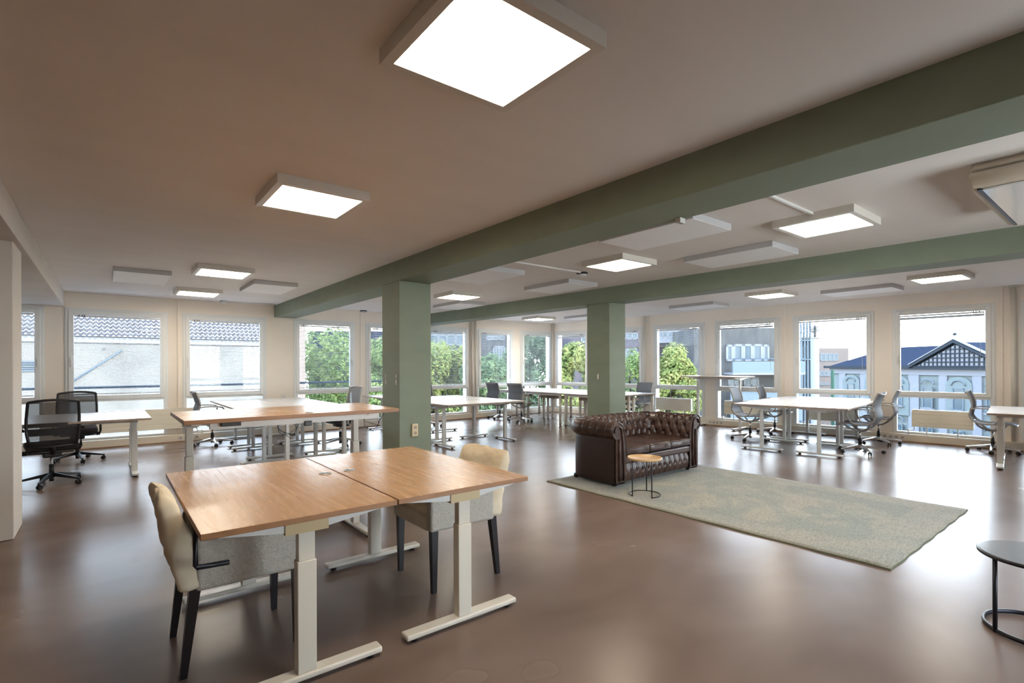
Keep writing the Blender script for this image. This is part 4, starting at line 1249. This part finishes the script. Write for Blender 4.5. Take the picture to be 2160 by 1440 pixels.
# pale tower and flue
z = 42
ft, L_ = far_building('pale_glass_tower', 'pale blue glazed stair tower left of the flue', rt(1686), rt(1709), z, hz(712, z), M['mintwhite'],
    [(.25, .7, hz(758, z), hz(728, z), 1), (.2, .75, hz(820, z), hz(785, z), 1)])
m = MB()
for i in range(4): m.box(L_ * (.1 + i * .28) - .04, L_ * (.1 + i * .28) + .04, -.2, 0, 0, hz(680, z) - GZ, M['balcony'])
for q in (702, 720, 760): m.box(-.3, L_ + .3, -.2, -.1, hz(q, z) - GZ, hz(q - 2, z) - GZ, M['balcony'])
m.build('fins', ft)
z = 26
px_, py_ = CW(rt(1719), z)
e = tag(empty('flue', (px_, py_, GZ)), 'tall white flue pipe with a ribbed round cowl in front of the sky', 'flue')
m = MB(); m.cyl((0, 0, 0), (0, 0, hz(712, z) - GZ), .19, n=20, m=M['mintwhite']); m.build('pipe', e)
m = MB(); zc = hz(696, z) - GZ
for i in range(7):
    t = -1 + i / 3; m.lathe([(max(.03, .22 * math.sqrt(max(0, 1 - t * t))), zc + t * .2), (max(.03, .22 * math.sqrt(max(0, 1 - t * t))), zc + t * .2 + .03)], 16, m=M['concrete'])
m.cyl((0, 0, hz(712, z) - GZ), (0, 0, zc + .2), .06, n=10, m=M['concrete']); m.build('cowl', e)
z = 75
U2 = lambda p: (p - 1712) / (1790 - 1712)
far_building('beige_apartment_block', 'beige apartment block with dark window strips left of the slate roof', rt(1712), rt(1790), z, hz(735, z), M['bbeige'],
    [(U2(1730), U2(1768), hz(762, z), hz(746, z), 4), (U2(1728), U2(1754), hz(794, z), hz(783, z), 3), (U2(1728), U2(1750), hz(813, z), hz(808, z), 2)])
m = MB(); a = CW(rt(1756), 50); m.cyl((a[0], a[1], GZ), (a[0], a[1], hz(781, 50)), .14, n=10, m=M['green_pole']); tag(m.build('green_post'), 'green post at the corner of the mint house', 'post')

# mint house with gable
P0 = CW(rt(2026), 48)
dv = Vector((-.12, 1)).normalized()
dx, dy = dv.x * C_ + dv.y * S_, -dv.x * S_ + dv.y * C_
ang = math.atan2(dy, dx)      # local +x runs away to the left
e = tag(empty('mint_gabled_house', (P0[0], P0[1], GZ), ang), 'mint and white house with arched windows, blue slate roof and glazed gable', 'building')
EV = 1.02 - GZ
# local: +x away (left in view), facade at y=0 facing +y or -y (towards the room): the room is at smaller world coords
fsign = 1
def FX(x, y, z): return (x, y * fsign, z)
m = MB(); m.box(-16, 16.5, -9, 0, 0, EV, M['mint']); m.build('wall', e)
BAY = 2.95
m = MB()
for c, w in ((-2 * BAY + 0.0, .5), (-BAY * .55, .42), (BAY * .55, .42), (BAY * 1.62, .6), (BAY * 2.7, .5), (BAY * 3.8, .5), (BAY * 4.9, .5), (-BAY * 1.6, .5)):
    m.box(c - w, c + w, 0, .15, 0, EV, M['mintwhite'])
m.box(-16, 16.5, 0, .18, EV - .75, EV, M['mintwhite'])
m.build('pilasters', e)
def arch_window(cx_, zb, zt, w, surround=None):
    if surround:
        r = surround
        mm = MB(); pts = [(cx_ - r, zb - 1), (cx_ + r, zb - 1)] + [(cx_ + r * math.cos(t), zt + .2 + r * .7 * math.sin(t)) for t in [i * math.pi / 12 for i in range(13)]]
        A = [mm.bm.verts.new((x, .16, z)) for x, z in pts]; B = [mm.bm.verts.new((x, .23, z)) for x, z in pts]; n = len(A)
        mm._setm([mm.bm.faces.new(A), mm.bm.faces.new(B[::-1])] + [mm.bm.faces.new((A[i], A[(i + 1) % n], B[(i + 1) % n], B[i])) for i in range(n)], M['mint'])
        mm.build('arch_recess', e)
    mm = MB()
    f = .1; y0, y1 = .24, .32
    mm.box(cx_ - w, cx_ - w + f, y0, y1, zb, zt, M['balcony']); mm.box(cx_ + w - f, cx_ + w, y0, y1, zb, zt, M['balcony'])
    for zz in (zb, zb + (zt - zb) * .55, zt - f): mm.box(cx_ - w, cx_ + w, y0, y1, zz, zz + f, M['balcony'])
    mm.tube([(cx_ + (w + .12) * math.cos(t), .28, zt + .25 + (w + .05) * .8 * math.sin(t)) for t in [i * math.pi / 10 for i in range(11)]], .07, n=5, m=M['balcony'])
    mm.box(cx_ - w - .15, cx_ + w + .15, y0, .42, zb - .12, zb, M['bwhite'])
    fr = mm.build('window', e)
    mm = MB(); mm.box(cx_ - w + .05, cx_ + w - .05, .2, .26, zb, zt, M['bglass']); mm.build('pane', fr)
for i, cc in enumerate((-2.05 * BAY, -1.05 * BAY, 0, 1.05 * BAY, 2.2 * BAY, 3.3 * BAY, 4.4 * BAY)):
    arch_window(cc, -3.0 - GZ, -.9 - GZ, .55, 1.25 if i in (2, 4, 5, 6) else None)
    arch_window(cc, -7.0 - GZ, -4.9 - GZ, .55)
# roof
m = MB()
RH = 3.35 - GZ
v = [(-16.6, .5, EV - .05), (17, .5, EV - .05), (17, -9.5, EV - .05), (-16.6, -9.5, EV - .05), (-13, -4.5, RH), (12.5, -4.5, RH)]
vs = [m.bm.verts.new(p) for p in v]
m._setm([m.bm.faces.new([vs[i] for i in q]) for q in ((0, 1, 5, 4), (1, 2, 5), (2, 3, 4, 5), (3, 0, 4), (0, 3, 2, 1))], M['slate'])
m.build('roof', e)
m = MB(); m.box(-16.6, 17, .3, .6, EV - .12, EV + .18, M['fascia']); m.build('gutter', e)
GW, GH = 4.35, 2.2
m = MB()
A = [(-GW, EV), (GW, EV), (0, EV + GH)]
for yy0, yy1, mt, sc in ((.45, .55, M['bwhite'], .92),):
    a = [m.bm.verts.new((x * sc, yy0, EV + .15 + (z - EV) * sc)) for x, z in A]; b = [m.bm.verts.new((x * sc, yy1, EV + .15 + (z - EV) * sc)) for x, z in A]
    m._setm([m.bm.faces.new(a), m.bm.faces.new(b[::-1])] + [m.bm.faces.new((a[i], a[(i + 1) % 3], b[(i + 1) % 3], b[i])) for i in range(3)], mt)
gb = m.build('gable', e)
m = MB()
for i in range(-9, 10):
    x = i * .44; hgt = (1 - abs(x) / (GW * .92)) * GH * .92
    if hgt > .05: m.box(x - .045, x + .045, .55, .64, EV + .15, EV + .15 + hgt, M['fascia'])
for j in range(6):
    z = EV + .15 + j * .40; hw = (1 - (j * .40) / (GH * .92)) * GW * .92
    if hw > 0: m.box(-hw, hw, .55, .65, z - .045, z + .045, M['fascia'])
m.build('glazing_bars', gb)
m = MB()
for s in (-1, 1):
    for off, th, mt in ((.0, .16, M['fascia']), (.32, .06, M['bwhite'])):
        m.hexa([(s * (GW + .4), .4, EV + off - .05), (0, .4, EV + GH + off + .15), (0, .8, EV + GH + off + .15), (s * (GW + .4), .8, EV + off - .05),
                (s * (GW + .4), .4, EV + off + th), (0, .4, EV + GH + off + .15 + th * 1.5), (0, .8, EV + GH + off + .15 + th * 1.5), (s * (GW + .4), .8, EV + off + th)], mt)
m.build('gable_rafters', gb)
# gable roof wings running back into the slope
m = MB()
a = [m.bm.verts.new(p) for p in ((-GW - .3, .7, EV), (0, .7, EV + GH + .2), (GW + .3, .7, EV), (0, -4.5, EV + GH + .2))]
m._setm([m.bm.faces.new((a[0], a[1], a[3])), m.bm.faces.new((a[1], a[2], a[3]))], M['slate']); m.build('gable_roof', gb)
m = MB(); m.cyl((0, .6, EV + GH + .2), (0, .6, EV + GH + .95), .02, n=6, m=M['fascia']); m.lathe([(.02, EV + GH + .8), (.16, EV + GH + .9), (.16, EV + GH + 1.0), (.02, EV + GH + 1.1)], 12, c=(0, .6), m=M['fascia']); m.build('finial', gb)

# ------------------------------------------------------------------ trees
def tree(px, z, top, rad, vr, label, lm, seed, name='tree', n=2600, leaf=.095):
    n = int(n * 2.0)
    rnd = random.Random(seed)
    x, y = CW(rt(px), z)
    e = tag(empty(name, (x, y, GZ)), label, 'tree', 'leafy street trees outside the windows')
    ch = top - GZ - vr
    m = MB(); m.tube([(0, 0, 0), (.1, .05, ch * .4), (-.05, 0, ch * .75), (0, .1, ch)], [.28, .22, .16, .08], n=9, m=M['bark'])
    for i in range(9):
        a = rnd.uniform(0, 6.28); r = rad * rnd.uniform(.4, .8); zz = ch + vr * rnd.uniform(-.6, .5)
        m.tube([(0, 0, ch * .8), (r * .5 * math.cos(a), r * .5 * math.sin(a), (ch * .85 + zz) / 2), (r * math.cos(a), r * math.sin(a), zz)], [.1, .06, .02], n=6, m=M['bark'])
    m.build('trunk', e)
    m = MB()
    clumps = []
    for i in range(46):
        a = rnd.uniform(0, 6.28); cz = rnd.uniform(-1, 1); rr = math.sqrt(max(0, 1 - cz * cz)) * rnd.uniform(.55, 1)
        clumps.append((rr * rad * math.cos(a) * .85, rr * rad * math.sin(a) * .85, ch + cz * vr * .85, rnd.uniform(.22, .42) * rad))
    idx = m.mi(lm)
    for i in range(n):
        c = rnd.choice(clumps)
        d = Vector((rnd.gauss(0, 1), rnd.gauss(0, 1), rnd.gauss(0, 1))).normalized()
        p = Vector(c[:3]) + d * c[3] * rnd.uniform(.75, 1.08)
        nrm = (d + Vector((rnd.uniform(-.7, .7), rnd.uniform(-.7, .7), rnd.uniform(-.3, .9)))).normalized()
        a = nrm.orthogonal().normalized(); b = nrm.cross(a)
        t = rnd.uniform(0, 6.28); u = a * math.cos(t) + b * math.sin(t); v = nrm.cross(u)
        s = leaf * rnd.uniform(.6, 1.3)
        q = [p - u * s, p + v * s * .55 - u * s * .1, p + u * s, p - v * s * .55 - u * s * .1]
        f = m.bm.faces.new([m.bm.verts.new(w) for w in q]); f.material_index = idx
    me = bpy.data.meshes.new('crown'); m.bm.to_mesh(me); m.bm.free(); me.materials.append(lm)
    o = bpy.data.objects.new('crown', me); COL.objects.link(o); o.parent = e
T_ = [(705, 26, hz(688, 26), 2.8, 3.2, 'bushy bright green tree filling the tree window left of the near green column', M['leaf'], 1, 9000),
      (812, 22, hz(700, 22), 1.7, 3.0, 'green tree half hidden behind the near green column, left side', M['leaf'], 2, 7000),
      (930, 27, hz(722, 27), 2.4, 2.9, 'yellow-green tree in the first window right of the near green column', M['leafy'], 3, 9000),
      (1022, 22, hz(742, 22), 1.35, 2.6, 'cooler green tree behind the second window right of the near column', M['leaf2'], 4, 8000),
      (1122, 27, hz(688, 27), 2.2, 3.6, 'green tree filling the last window before the far corner', M['leaf2'], 5, 17000),
      (1216, 21, hz(722, 21), 1.2, 2.8, 'yellow-green tree beside the corner, left of the far green column', M['leafy'], 6, 7000),
      (1335, 27, hz(738, 27), 1.7, 2.6, 'green tree just right of the far green column', M['leaf'], 7, 6000),
      (1418, 23, hz(722, 23), 1.25, 2.4, 'bright green tree in the window behind the standing desk', M['leafy'], 8, 9000)]
for px, z, top, rad, vr, lb, lm, sd_, n in T_: tree(px, z, top, rad, vr, lb, lm, sd_, n=n)
